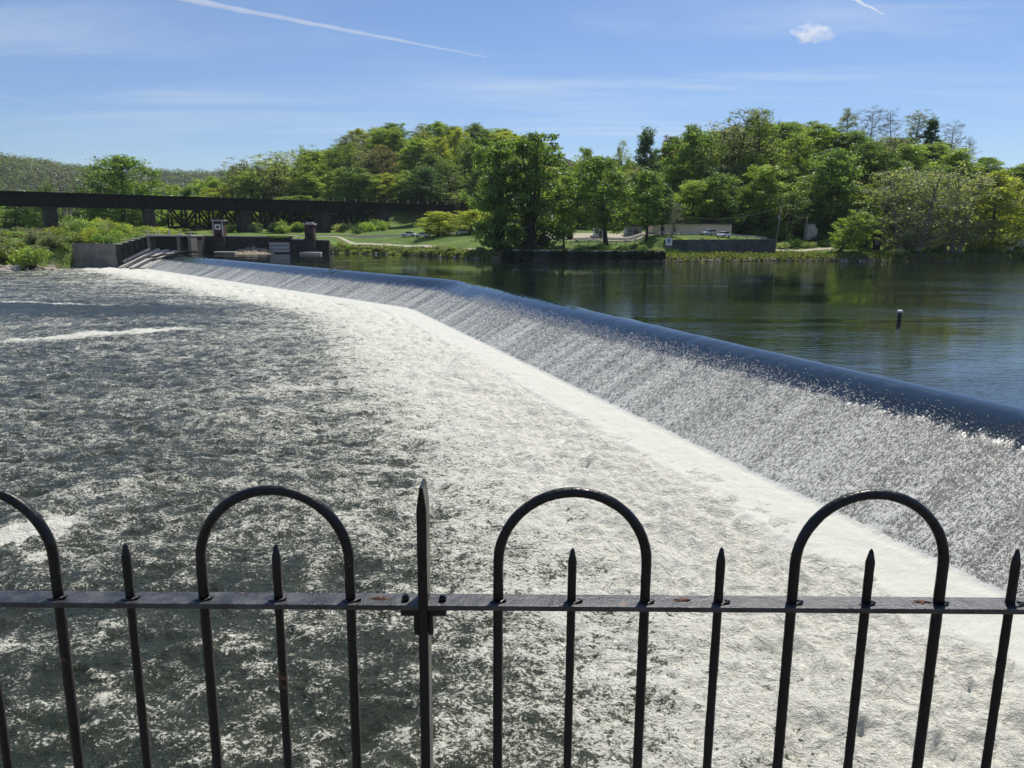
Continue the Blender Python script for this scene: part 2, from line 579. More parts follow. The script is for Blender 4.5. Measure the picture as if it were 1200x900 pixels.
def T(X, Y):
    X = np.asarray(X, dtype=float); Y = np.asarray(Y, dtype=float)
    d = Y - bank(X)
    gen = np.interp(d, [-40, -5, 0, 1.6, 4, 12, 26, 48, 90, 2500], [-9, -5, -.5, .9, 1.4, 1.9, 4.0, 6.0, 6.8, 12])
    left = np.interp(d, [-40, -3, 0, 6, 14, 30, 60, 2500], [-9, -6, -4.2, -2.2, .8, 3.6, 5.0, 14])
    quay = np.interp(d, [-40, -1, .6, 1.8, 30, 60, 2500], [-9, -6, -4, 3.6, 4.6, 5.4, 13])
    quay = quay - np.where(d > 1, 1.5, 0) * sstep(-97, -104, X)
    walled = np.interp(d, [-40, -5, 0, 1.6, 9, 10.0, 11.4, 16, 60, 2500], [-9, -5, -.5, .9, 1.6, 1.7, 4.5, 5.45, 6.6, 12])
    wl = sstep(-112, -113.5, X)
    wq = sstep(-113.5, -112, X) * sstep(-48, -54, X)
    ww = sstep(30, 35, X) * sstep(64.5, 61.5, X)
    z = gen * (1 - ww) + walled * ww
    z = z * (1 - wq) + quay * wq
    z = z * (1 - wl) + left * wl
    # hills
    h1 = 40 * sstep(-165, -70, X) * sstep(285, 425, Y) * sstep(250, 100, X)
    h1 = h1 - 14 * sstep(15, 70, X) * sstep(285, 425, Y)
    h2 = 30 * sstep(38, 85, X) * sstep(205, 146, X) * sstep(206, 285, Y) * sstep(470, 330, Y)
    h3 = 112 * np.exp(-((X + 960) / 330) ** 2) * sstep(600, 1250, Y)
    h4 = 118 * sstep(-1500, -900, X) * sstep(1300, 1900, Y)
    w = np.where(d > 0, 1, 0)
    z = z + w * (np.maximum(h1, 0) + h2 + np.maximum(h3, h4))
    z = z + np.where(d > 3, fbm(X * .08, Y * .08, 3, .5, 5) * .25, 0)
    # near bank behind the lock wall
    z = np.where(Y < 1.0, 4.2, z)
    return z


def make_terrain():
    xs = np.concatenate([np.linspace(-4000, -420, 50), np.arange(-410, -200, 8), np.arange(-200, 235, 1.6),
                         np.arange(236, 420, 8), np.linspace(430, 4000, 40)])
    ys = np.concatenate([np.linspace(-300, -2, 12), [.4, 1.15, 1.3], np.arange(6, 150, 12.), np.arange(151, 262, 1.1), np.arange(263, 480, 4),
                         np.linspace(490, 1000, 30), np.linspace(1030, 6000, 70)])
    X, Y = np.meshgrid(xs, ys, indexing='ij')
    Z = T(X, Y)
    nx, ny = X.shape
    v = np.stack([X, Y, Z], -1).reshape(-1, 3)
    i = np.arange(nx * ny).reshape(nx, ny)
    f = np.stack([i[:-1, :-1], i[1:, :-1], i[1:, 1:], i[:-1, 1:]], -1).reshape(-1, 4)
    o = np_mesh('ground', v, f, M['ground'], smooth=True)
    d = (Y - bank(X)).ravel()
    soil = sstep(3.2, .8, d)
    Xr = X.ravel(); Yr = Y.ravel()
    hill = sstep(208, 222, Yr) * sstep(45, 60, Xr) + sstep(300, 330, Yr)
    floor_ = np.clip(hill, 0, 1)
    lot = sstep(2, 5, Xr) * sstep(66, 60, Xr) * sstep(26, 30, d) * sstep(52, 47, d)
    a = o.data.attributes.new('soil', 'FLOAT', 'POINT'); a.data.foreach_set('value', soil.astype(np.float32))
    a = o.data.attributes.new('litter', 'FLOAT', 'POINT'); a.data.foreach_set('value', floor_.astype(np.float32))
    a = o.data.attributes.new('lot', 'FLOAT', 'POINT'); a.data.foreach_set('value', lot.astype(np.float32))
    tag(o, kind='structure')


make_terrain()


def Tz(x, y): return float(T(np.array([x]), np.array([y]))[0])


# ------------------------------------------------------------------ water
def solve_r(t, s, k=1.3):
    """points P = B + t*TM + r*NM with hfield(P)=s"""
    r = s.copy()
    for _ in range(12):
        X = BX + t * TM[0] + r * NM[0]; Y = BY + t * TM[1] + r * NM[1]
        r = r + (s - hfield(X, Y, k)) / max(.9, float(N1 @ NM))
    return BX + t * TM[0] + r * NM[0], BY + t * TM[1] + r * NM[1]


def grid_faces(nx, ny):
    i = np.arange(nx * ny).reshape(nx, ny)
    return np.stack([i[:-1, :-1], i[1:, :-1], i[1:, 1:], i[:-1, 1:]], -1).reshape(-1, 4)


def make_water():
    # --- pool
    t_far = (np.array((c_far.x - BX, c_far.y - BY)) @ TM)
    ts = np.concatenate([[t_far - 4], np.linspace(t_far, -6, 60), np.linspace(-5.5, 6, 40), np.linspace(6.5, 125, 60)])
    ss_ = np.array([-.45, -1.5, -4, -8, -16, -30, -60, -120, -220, -400, -900.])
    tt, s2 = np.meshgrid(ts, ss_, indexing='ij')
    X, Y = solve_r(tt, s2)
    v = np.stack([X, Y, np.zeros_like(X)], -1).reshape(-1, 3)
    o = np_mesh('reservoir', v, grid_faces(*X.shape)[:, ::-1], M['pool'], smooth=True)
    tag(o, kind='structure')
    # calm water filling the head of the gate beside the weir
    # --- cascade
    dt = []
    t = t_far - 7.0
    while t < 118:
        dt.append(t)
        dist = max(14, 100 - t)
        t += dist * .0021
    ts = np.array(dt)
    sv = np.concatenate([np.linspace(-.45, 1.2, 36), np.linspace(1.26, 11.4, 136)])
    tt, s2 = np.meshgrid(ts, sv, indexing='ij')
    X, Y = solve_r(tt, s2)
    rough = sstep(2.3, 3.4, s2 + .8 * sstep(28, 72, tt))
    Z = profile(s2)
    streak = fbm(tt * 1.1, s2 * .12, 4, .6, 11)
    Z = Z + rough * sstep(8.0, 6.0, s2) * (.05 * fbm(tt * 2.5, s2 * 1.6, 4, .7, 21) + .07 * streak)
    Z = Z + .018 * fbm(tt * .7, s2 * .25, 3, .5, 31) * sstep(-.3, .6, s2)
    ap = sstep(6.8, 7.8, s2)
    Z = Z + ap * (.035 * fbm(X * .8, Y * .8, 4, .6, 41) + sstep(8.8, 9.8, s2) * .12 * fbm(X * .8, Y * .8, 4, .6, 43))
    v = np.stack([X, Y, Z], -1).reshape(-1, 3)
    o = np_mesh('cascade', v, grid_faces(*X.shape)[:, ::-1], M['cascade'], smooth=True)
    edge = 2.35 - .8 * sstep(28, 72, tt) + .22 * fbm(tt * .9, tt * 0 + 3.1, 4, .6, 51) + .18 * streak
    foam = .2 + sstep(edge - .3, edge + 1.1, s2) * .26
    foam = foam + .05 * sstep(2.2, 6.6, s2) + .04 * streak * rough
    foam = foam + sstep(6.8, 7.02, s2) * .42
    foam = np.where(s2 < edge - .6, 0.0, foam)
    a = o.data.attributes.new('foam', 'FLOAT', 'POINT'); a.data.foreach_set('value', foam.ravel().astype(np.float32))
    fleck = .62 * sstep(edge - .55, edge + .8, s2) ** 1.6 * sstep(5.0, 3.0, s2)
    a = o.data.attributes.new('fleck', 'FLOAT', 'POINT'); a.data.foreach_set('value', fleck.ravel().astype(np.float32))
    fl = np.stack([tt, s2, np.zeros_like(tt)], -1).reshape(-1)
    a = o.data.attributes.new('flow', 'FLOAT_VECTOR', 'POINT'); a.data.foreach_set('vector', fl.astype(np.float32))
    tag(o, kind='structure')
    # --- droplets thrown up where the sheet breaks
    rng = np.random.default_rng(5)
    n = 9000
    tp = 118 - 105 * rng.random(n) ** .8
    ed = 2.35 - .8 * sstep(28, 72, tp) + .22 * fbm(tp * .9, tp * 0 + 3.1, 4, .6, 51)
    sp_ = ed + rng.normal(size=n) * .42 + .25
    k = (sp_ > ed - .9) & (sp_ < 5)
    tp, sp_ = tp[k], sp_[k]; n = len(tp)
    PX, PY = solve_r(tp, sp_)
    PZ = profile(sp_) + .02 + .07 * rng.random(n) ** 2
    c = np.stack([PX, PY, PZ], -1)
    r_ = (.009 + .018 * rng.random(n) ** 2)[:, None]
    tet = np.array([[1, 1, 1], [-1, -1, 1], [-1, 1, -1], [1, -1, -1]], float)
    vv = (c[:, None, :] + tet[None] * r_[:, None, :] * (.7 + .6 * rng.random((n, 4, 1)))).reshape(-1, 3)
    fi = np.array([[0, 1, 2], [0, 3, 1], [0, 2, 3], [1, 3, 2]])
    ff = (np.arange(n)[:, None, None] * 4 + fi[None]).reshape(-1, 3)
    o = np_mesh('spray', vv, ff, M['white_foam'])
    tag(o, 'white droplets jumping where the sheet over the weir breaks up', 'spray', kind='stuff')
    # --- river below the weir: fan of cells that grow with distance from the near wall
    na, nr = 860, 760
    ang = np.linspace(R(-60), R(66), na)
    rad = 1.6 + 6.0 * (np.exp(np.linspace(0, math.log(260 / 6.0), nr)) - 1)
    A, Rr = np.meshgrid(ang, rad, indexing='ij')
    X = Rr * np.sin(A); Y = 1.2 + Rr * np.cos(A) * 1.0
    H = hfield(X, Y)
    D = H - 7.1
    amp = .14 + .20 * sstep(12, 4, D) * sstep(1.5, 4, D)
    wall = sstep(26, 8, Y) * sstep(4, -6, X)
    amp = amp * (1 - .35 * wall)
    Z = ZR + amp * (fbm(X * .45, Y * .6, 5, .62, 61) + .6 * np.abs(vnoise(X * 1.3, Y * 1.5, 71)))
    wx = X + .5 * vnoise(X * .7, Y * .7, 63); wy = Y + .5 * vnoise(X * .7, Y * .7, 65)
    chop = .55 - 1.5 * np.abs(vnoise(wx * .55, wy * 1.0, 67)) + .55 * (.5 - 1.5 * np.abs(vnoise(wx * 1.3, wy * 2.2, 69))) + .3 * (.5 - 1.5 * np.abs(vnoise(wx * 2.9, wy * 4.6, 73)))
    chop = np.clip(chop, -1, 1.3)
    Z = Z + (.085 + .05 * sstep(12, 4, D)) * chop
    Z = Z + .16 * fbm(X * .1, Y * .14, 2, .5, 81)
    big = fbm(X * .055, Y * .10, 3, .55, 91)
    foam = np.interp(D, [0, 6.5, 9.0, 13.5, 24, 60, 110, 200], [.76, .68, .565, .385, .33, .315, .305, .32])
    foam = foam + .04 * big * sstep(6, 14, D) + .025 * fbm(X * .25, Y * .4, 3, .6, 95)
    ux = -X * .949 - Y * .316; vx = X * .316 - Y * .949
    foam = foam + .032 * fbm(ux * .05, vx * .22, 4, .6, 101) * sstep(5, 14, D)
    foam = foam + .15 * wall * fbm(X * .45, Y * .6, 3, .6, 105) * sstep(8, 14, D)
    foam = foam - .05 * wall * sstep(6, 12, D)
    # streaks and patches of floating foam
    def patch(px0, py0, px1, py1, w, s):
        p = onz(px0, py0, ZR); q = onz(px1, py1, ZR)
        dx, dy = q.x - p.x, q.y - p.y; L = math.hypot(dx, dy)
        u = ((X - p.x) * dx + (Y - p.y) * dy) / L; vv = ((X - p.x) * -dy + (Y - p.y) * dx) / L
        vv = vv + w * 1.7 * fbm(u / (w * 4), vv / (w * 3), 4, .65, 97)
        return s * (.55 + .9 * np.clip(.5 + fbm(u / (w * 5), vv / (w * 1.2), 4, .6, 99), 0, 1.2)) * sstep(-w, w, u) * sstep(L + w, L - w, u) * np.exp(-(vv / w) ** 2)
    foam = foam + patch(0, 403, 215, 384, 2.4, .20) + patch(110, 392, 215, 386, 1.6, .22) + patch(0, 354, 130, 357, 1.3, .2) + patch(10, 322, 120, 320, .8, .2)
    foam = foam + patch(-40, 640, 80, 618, .8, .8)
    foam = foam + .115 * (chop - .12) * sstep(5, 12, D)
    foam = np.clip(foam, .08, .95)
    # calm bluish tongue on the left
    pt = onz(20, 362, ZR)
    foam = foam - .14 * np.exp(-((X - pt.x) / 28) ** 2 - ((Y - pt.y) / 9) ** 2)
    v = np.stack([X, Y, Z], -1).reshape(-1, 3)
    f = grid_faces(na, nr)
    Hf = H.ravel()[f].max(1)
    Yb = (Y - bank(X)).ravel()[f].min(1)
    f = f[(Hf > 8.4) & (Yb < 6)]
    used = np.unique(f); remap = np.full(len(v), -1); remap[used] = np.arange(len(used))
    o = np_mesh('river', v[used], remap[f], M['river'], smooth=True)
    if o.data.polygons[0].normal.z < 0: o.data.flip_normals()
    a = o.data.attributes.new('foam', 'FLOAT', 'POINT'); a.data.foreach_set('value', foam.ravel()[used].astype(np.float32))
    tag(o, kind='structure')


make_water()

# ------------------------------------------------------------------ fence
FY = 1.09
SP = .1152


def fence():
    zr = atY(600, 706, FY).z
    x0 = atY(497.5, 706, FY).x
    root = empty('iron_fence', (x0, FY, 4.43))
    tag(root, 'black wrought iron fence with hooped tops and spiked pickets in the foreground', 'fence')
    zr -= 4.43                       # local height of the rail
    b = MB(); b.box((0, 0, zr), (4.0, .040, .009))
    b.build('top_rail', M['rail'], root, bevel=.0015)
    b = MB(); b.box((0, 0, .14), (4.0, .040, .009))
    b.build('bottom_rail', M['rail'], root, bevel=.0015)
    rng = random.Random(3)
    for i in range(-15, 17):
        if i == 0: continue
        x = i * SP + rng.uniform(-.0015, .0015)
        k = i % 4
        jx = rng.uniform(-.0025, .0025)
        if k in (0, 2):              # picket
            mb = MB()
            top = zr + .094 + rng.uniform(-.002, .002)
            pts = [(x, 0, .04), (x, 0, zr), (x + jx, 0, top - .030), (x + jx, 0, top - .018), (x + jx, 0, top - .004), (x + jx, 0, top)]
            body = [(x + jx * max(0, q) , 0, .04 + (top - .022 - .04) * q) for q in [k_ / 60 for k_ in range(61)]]
            rad = [.0070 * (1 + rng.uniform(-.05, .05)) for _ in body]
            mb.tube(body + [(x + jx, 0, top - .004), (x + jx, 0, top)], rad + [.0032, .0008], 10)
            mb.build('picket', M['fence'], root)
        elif k == 1:                 # hoop from i to i+2
            if i + 2 > 16: continue
            mb = MB()
            w = 2 * SP; r = w / 2
            topz = zr + .183
            pts = [(x, 0, .04), (x, 0, zr), (x, 0, topz - r)]
            for a in range(1, 24):
                th = math.pi - math.pi * a / 24
                pts.append((x + r + r * math.cos(th), 0, topz - r + r * math.sin(th)))
            pts += [(x + w, 0, topz - r), (x + w, 0, zr), (x + w, 0, .04)]
            fine = []
            for A_, B_ in zip(pts[:-1], pts[1:]):
                n_ = max(1, int((Vector(B_) - Vector(A_)).length / .012))
                fine += [tuple(Vector(A_).lerp(Vector(B_), q / n_)) for q in range(n_)]
            fine.append(pts[-1])
            mb.tube(fine, [.0080 * (1 + rng.uniform(-.035, .035)) for _ in fine], 12)
            mb.build('hoop', M['fence'], root)
    # weld beads at each bar
    mb = MB()
    for i in range(-15, 17):
        if i == 0: continue
        x = i * SP
        mb = MB()
        for s in (1,):
            mb.tube([(x - .012, -.008, zr + .005), (x + s * .002, -.0125, zr + .004), (x + s * .013 + rng.uniform(-.002, .003), -.006, zr + .0075), (x + s * .012, .004, zr + .005)],
                    [.001, .0024, .0028, .001], 6)
        mb.build('weld_bead', M['fence'], root)
    # post
    for px in (0,):
        mb = MB()
        zt = zr + .196
        w, d = .0075, .022
        poly = [(-w, 0.0), (w, 0.0), (w, zt - .035), (w * .35, zt), (-w * .35, zt), (-w, zt - .035)]
        mb.prism(poly, -d, d)
        mb.build('post', M['fence'], root, bevel=.0015)
        mb = MB()
        for s in (-1, 1):
            mb.box((s * .0215, 0, zr - .0105), (.028, .034, .010))
        mb.box((-.0115, 0, zr - .030), (.007, .036, .034)); mb.box((.0115, 0, zr - .030), (.007, .036, .034))
        mb.build('clamp', M['fence'], root, bevel=.001)
        for s in (-1, 1):
            mb = MB()
            mb.tube([(s * .029, -.004, zr + .004), (s * .029, -.004, zr + .0115)], .0062, 6)
            mb.tube([(s * .029, -.004, zr + .0115), (s * .0295, -.004, zr + .0145)], .0038, 8)
            mb.build('bolt', M['fence'], root)
    # flaked rust patches lying on the rail
    for px in (445, 800, 1082):
        x = atY(px, 706, FY).x - x0
        mb = MB()
        n = 26
        ring = []
        for k in range(n):
            a = 2 * math.pi * k / n
            rr = rng.uniform(.35, 1.1)
            ring.append((x + math.cos(a) * .017 * rr, math.sin(a) * .008 * rr + .002, zr + .0048))
        mb.add(ring + [(p[0] * .5 + x * .5, p[1] * .5, zr + .0064) for p in ring],
               [(k, (k + 1) % n, n + (k + 1) % n, n + k) for k in range(n)] + [tuple(range(n, 2 * n))])
        mb.build('rust_patch', M['rust'], root)


fence()
mb = MB(); mb.box((0, .35, -1.5), (120, 2.2, 11.86))
o = mb.build('lock_wall', M['concrete'], origin=(0, .35, 4.4))
tag(o, 'concrete lock wall under the iron fence, dropping to the river', 'wall')

# ------------------------------------------------------------------ trees
def tubes_np(paths, n=5):
    """paths: list of (pts Kx3, radii K)"""
    V = []; Fc = []; b = 0
    for pts, rad in paths:
        pts = np.asarray(pts, float); K = len(pts)
        d = np.gradient(pts, axis=0); d /= np.linalg.norm(d, axis=1, keepdims=True) + 1e-9
        ref = np.array([1., 0, 0]) if abs(d[0][0]) < .8 else np.array([0, 1., 0])
        s = np.cross(d, ref); s /= np.linalg.norm(s, axis=1, keepdims=True) + 1e-9
        u = np.cross(d, s)
        a = np.arange(n) * 2 * np.pi / n
        ring = pts[:, None, :] + (s[:, None, :] * np.cos(a)[None, :, None] + u[:, None, :] * np.sin(a)[None, :, None]) * np.asarray(rad)[:, None, None]
        V.append(ring.reshape(-1, 3))
        i = np.arange(K * n).reshape(K, n) + b
        j = np.roll(i, -1, axis=1)
        Fc.append(np.stack([i[:-1], j[:-1], j[1:], i[1:]], -1).reshape(-1, 4))
        b += K * n
    return np.concatenate(V), np.concatenate(Fc)


def leaves_np(rng, centers, radii, per, leaf, flat=.75, updown=.25, scatter=.7):
    """quads scattered through clumps"""
    cen = np.repeat(centers, per, axis=0); rr = np.repeat(radii, per)
    n = len(cen)
    d = rng.normal(size=(n, 3)); d /= np.linalg.norm(d, axis=1, keepdims=True)
    rad = rng.random(n) ** .45
    p = cen + d * (rad * rr)[:, None] * np.array([1, 1, flat])
    nr = d + rng.normal(size=(n, 3)) * scatter + np.array([0, 0, updown])
    nr /= np.linalg.norm(nr, axis=1, keepdims=True)
    a = np.cross(nr, rng.normal(size=(n, 3))); a /= np.linalg.norm(a, axis=1, keepdims=True) + 1e-9
    b = np.cross(nr, a)
    sz = leaf * (.55 + .9 * rng.random(n))
    a = a * sz[:, None]; b = b * (sz * .62)[:, None]
    v = np.stack([p - a, p - b * .9 + a * .1, p + a, p + b * .9 - a * .1], 1).reshape(-1, 3)
    f = np.arange(n * 4).reshape(n, 4)
    var = np.repeat(np.clip(.5 + .22 * np.repeat(rng.normal(size=len(centers)), per) + .2 * rng.normal(size=n), 0, 1), 4)
    return v, f, var


PROTO = {}


def make_proto(key, seed, h=20., cr=5.5, cb=.28, limbs=34, clumps=3, per=42, leaf=.34, clump_r=1.35, trunk_r=.36, shape='round',
               bark='bark', twigs=2, stems=1, rise=.35, droop=0.0):
    rng = np.random.default_rng(seed)
    paths = []; cens = []; crad = []
    def env(g):
        g = np.clip(g, 0, 1)
        if shape == 'round': return cr * (np.sin(np.pi * (g * .86 + .12)) ** .65)
        if shape == 'tall': return cr * (np.sin(np.pi * (g ** .8 * .84 + .13)) ** .8)
        if shape == 'vase': return cr * (.35 + .65 * np.sin(np.pi * min(1, g * .62 + .12)) ** 1.0) * (1 if g < .85 else (1 - (g - .85) / .15 * .45))
        if shape == 'cone': return cr * (1.02 - g) ** .85
        return cr
    for si in range(stems):
        off = np.zeros(3) if stems == 1 else np.array([rng.normal() * .5, rng.normal() * .5, 0])
        lean = np.array([rng.normal() * .05, rng.normal() * .05, 0]) * h if stems == 1 else np.array([math.cos(si * 2.4 + seed), math.sin(si * 2.4 + seed), 0]) * cr * .45
        K = 9
        tz = np.linspace(0, 1, K)
        wob = np.cumsum(rng.normal(size=(K, 3)) * [.012 * h, .012 * h, 0], axis=0) * .6
        tp = off + np.stack([lean[0] * tz, lean[1] * tz, tz * h * .93], -1) + wob * tz[:, None]
        tr = trunk_r * (1.0 - .9 * tz) ** .9 / (1 if stems == 1 else 1.35)
        tr[0] *= 1.35
        paths.append((tp, np.maximum(tr, .03)))
        nl = limbs // stems
        for i in range(nl):
            g = (i + rng.random()) / nl
            g = g ** .9
            f1 = cb + (1 - cb) * g
            f0 = max(cb * .75, f1 - rise * (.25 + .5 * rng.random()) * (1 - .4 * g))
            az = i * 2.39996 + rng.normal() * .35
            r = env(g) * (.55 + .5 * rng.random()) / (1 if stems == 1 else 1.25)
            p0 = np.array([np.interp(f0 / .93, tz, tp[:, k]) for k in range(3)])
            axis1 = np.array([np.interp(min(f1 / .93, 1), tz, tp[:, k]) for k in range(3)])
            p3 = np.array([axis1[0] + math.cos(az) * r, axis1[1] + math.sin(az) * r, f1 * h - droop * r])
            mid = p0 * .5 + p3 * .5 + np.array([0, 0, -.04 * h * (1 - g) * .5]) + rng.normal(size=3) * .25
            tt = np.linspace(0, 1, 5)[:, None]
            bz = (1 - tt) ** 2 * p0 + 2 * (1 - tt) * tt * mid + tt ** 2 * p3
            r0 = trunk_r * .38 * (1 - .6 * f0)
            paths.append((bz, np.linspace(r0, .035, 5)))
            for c in range(clumps):
                q = .45 + .6 * (c + rng.random()) / clumps
                pc = (1 - q) ** 2 * p0 + 2 * (1 - q) * q * mid + q ** 2 * p3 + rng.normal(size=3) * clump_r * .45
                cens.append(pc); crad.append(clump_r * (.6 + .7 * rng.random()))
                for w in range(twigs):
                    dd = rng.normal(size=3); dd[2] = abs(dd[2]) * .8; dd /= np.linalg.norm(dd)
                    L = clump_r * (.7 + rng.random() * .8)
                    paths.append((np.stack([pc, pc + dd * L * .5 + rng.normal(size=3) * .1, pc + dd * L]), np.array([.04, .028, .014]) * h / 20))
    V, Fc = tubes_np(paths, 5)
    root = empty(key)
    tr = np_mesh('trunk', V, Fc, M[bark], root, smooth=True)
    if per > 0:
        v, f, var = leaves_np(rng, np.array(cens), np.array(crad), per, leaf)
        cr_o = np_mesh('crown', v, f, M['leaf'], root)
        a = cr_o.data.attributes.new('leafvar', 'FLOAT', 'POINT'); a.data.foreach_set('value', var.astype(np.float32))
        ext = v
    else:
        ext = V
    lo = np.percentile(ext, 1, axis=0); hi = np.percentile(ext, 99, axis=0)
    PROTO[key] = dict(root=root, h=float(max(hi[2], V[:, 2].max() * .97)), w=float((hi[0] - lo[0] + hi[1] - lo[1]) / 2), used=False)


make_proto('broad1', 1, cr=6.0, cb=.16, limbs=46, clumps=4, per=72, leaf=0.21, clump_r=1.3)
make_proto('broad2', 2, cr=6.2, cb=.14, limbs=44, clumps=4, per=76, leaf=0.21, clump_r=1.4)
make_proto('broad3', 13, cr=5.6, cb=.18, limbs=42, clumps=4, per=72, leaf=0.20, clump_r=1.2)
make_proto('tall1', 3, cr=4.0, cb=.14, limbs=46, clumps=4, per=68, leaf=0.19, shape='tall', clump_r=1.1)
make_proto('tall2', 4, cr=4.4, cb=.16, limbs=44, clumps=4, per=68, leaf=0.19, shape='tall', clump_r=1.15)
make_proto('airy1', 5, cr=5.2, cb=.35, limbs=34, clumps=3, per=44, leaf=0.16, shape='vase', twigs=4, clump_r=1.25)
make_proto('airy2', 6, cr=5.0, cb=.30, limbs=36, clumps=3, per=52, leaf=0.16, shape='round', twigs=4, clump_r=1.3)
make_proto('airy3', 16, cr=4.0, cb=.42, limbs=30, clumps=3, per=40, leaf=0.16, shape='vase', twigs=4, clump_r=1.2)
make_proto('bare1', 7, cr=4.2, cb=.30, limbs=34, clumps=3, per=3, leaf=0.12, shape='vase', twigs=6, clump_r=1.4, bark='bark_pale', trunk_r=.28)
make_proto('bare2', 8, cr=4.0, cb=.25, limbs=34, clumps=3, per=4, leaf=0.12, shape='round', twigs=6, clump_r=1.4, bark='bark_pale', trunk_r=.28)
make_proto('sycamore', 9, cr=6.5, cb=.12, limbs=60, clumps=3, per=44, leaf=0.18, shape='round', twigs=4, clump_r=1.5, bark='bark_pale', trunk_r=.5, stems=3)
make_proto('sycamore2', 10, cr=6.5, cb=.12, limbs=60, clumps=3, per=48, leaf=0.18, shape='round', twigs=4, clump_r=1.5, bark='bark_pale', trunk_r=.5, stems=3)
make_proto('cone1', 11, cr=3.6, cb=.15, limbs=54, clumps=3, per=80, leaf=0.18, shape='cone', clump_r=.85, rise=.05, droop=.15, twigs=0)
make_proto('stemmy', 12, cr=5.4, cb=.06, limbs=54, clumps=3, per=80, leaf=0.24, shape='tall', clump_r=1.3, stems=4, trunk_r=.5, twigs=1)
make_proto('park1', 41, cr=5.6, cb=.27, limbs=42, clumps=4, per=66, leaf=.21, clump_r=1.25, trunk_r=.42)
make_proto('park2', 42, cr=4.2, cb=.27, limbs=40, clumps=4, per=66, leaf=.20, shape='tall', clump_r=1.1, trunk_r=.30)


def col(r, g, b): return (r, g, b, 1)


LIGHT = col(.28, .385, .085)
YELLOW = col(.38, .43, .075)
MIDG = col(.175, .275, .07)
DARKG = col(.085, .155, .055)
OLIVE = col(.28, .325, .17)
BROWN = col(.25, .225, .12)
GREYG = col(.28, .31, .19)
RED = col(.20, .10, .06)
PALE = col(.37, .45, .18)

_trng = random.Random(11)


def place_tree(kind, px, Y, top, w, color, name, label, group=None, cat='tree', sink=.3, H=None, X=None):
    P = PROTO[kind]
    X = atY(px, 275, Y).x if X is None else X
    zb = Tz(X, Y) - sink
    if H is None: H = atY(px, top, Y).z - zb
    if P['used']:
        r = copy_tree(P['root'])
    else:
        r = P['root']; P['used'] = True
    r.name = name
    sz = H / P['h']
    sx = (w / F * Y) / P['w']
    r.location = (X, Y, zb)
    r.rotation_euler = (0, 0, _trng.uniform(0, 6.28))
    r.scale = (sx, sx, sz)
    for k in ('group', 'label', 'category'):
        if k in r: del r[k]
    tag(r, label, cat, group)
    for ch in r.children:
        if ch.name.startswith('crown'): ch.color = tuple(min(1, c * f) for c, f in zip(color, [_trng.uniform(.88, 1.12)] * 3)) + (1,)
    return r


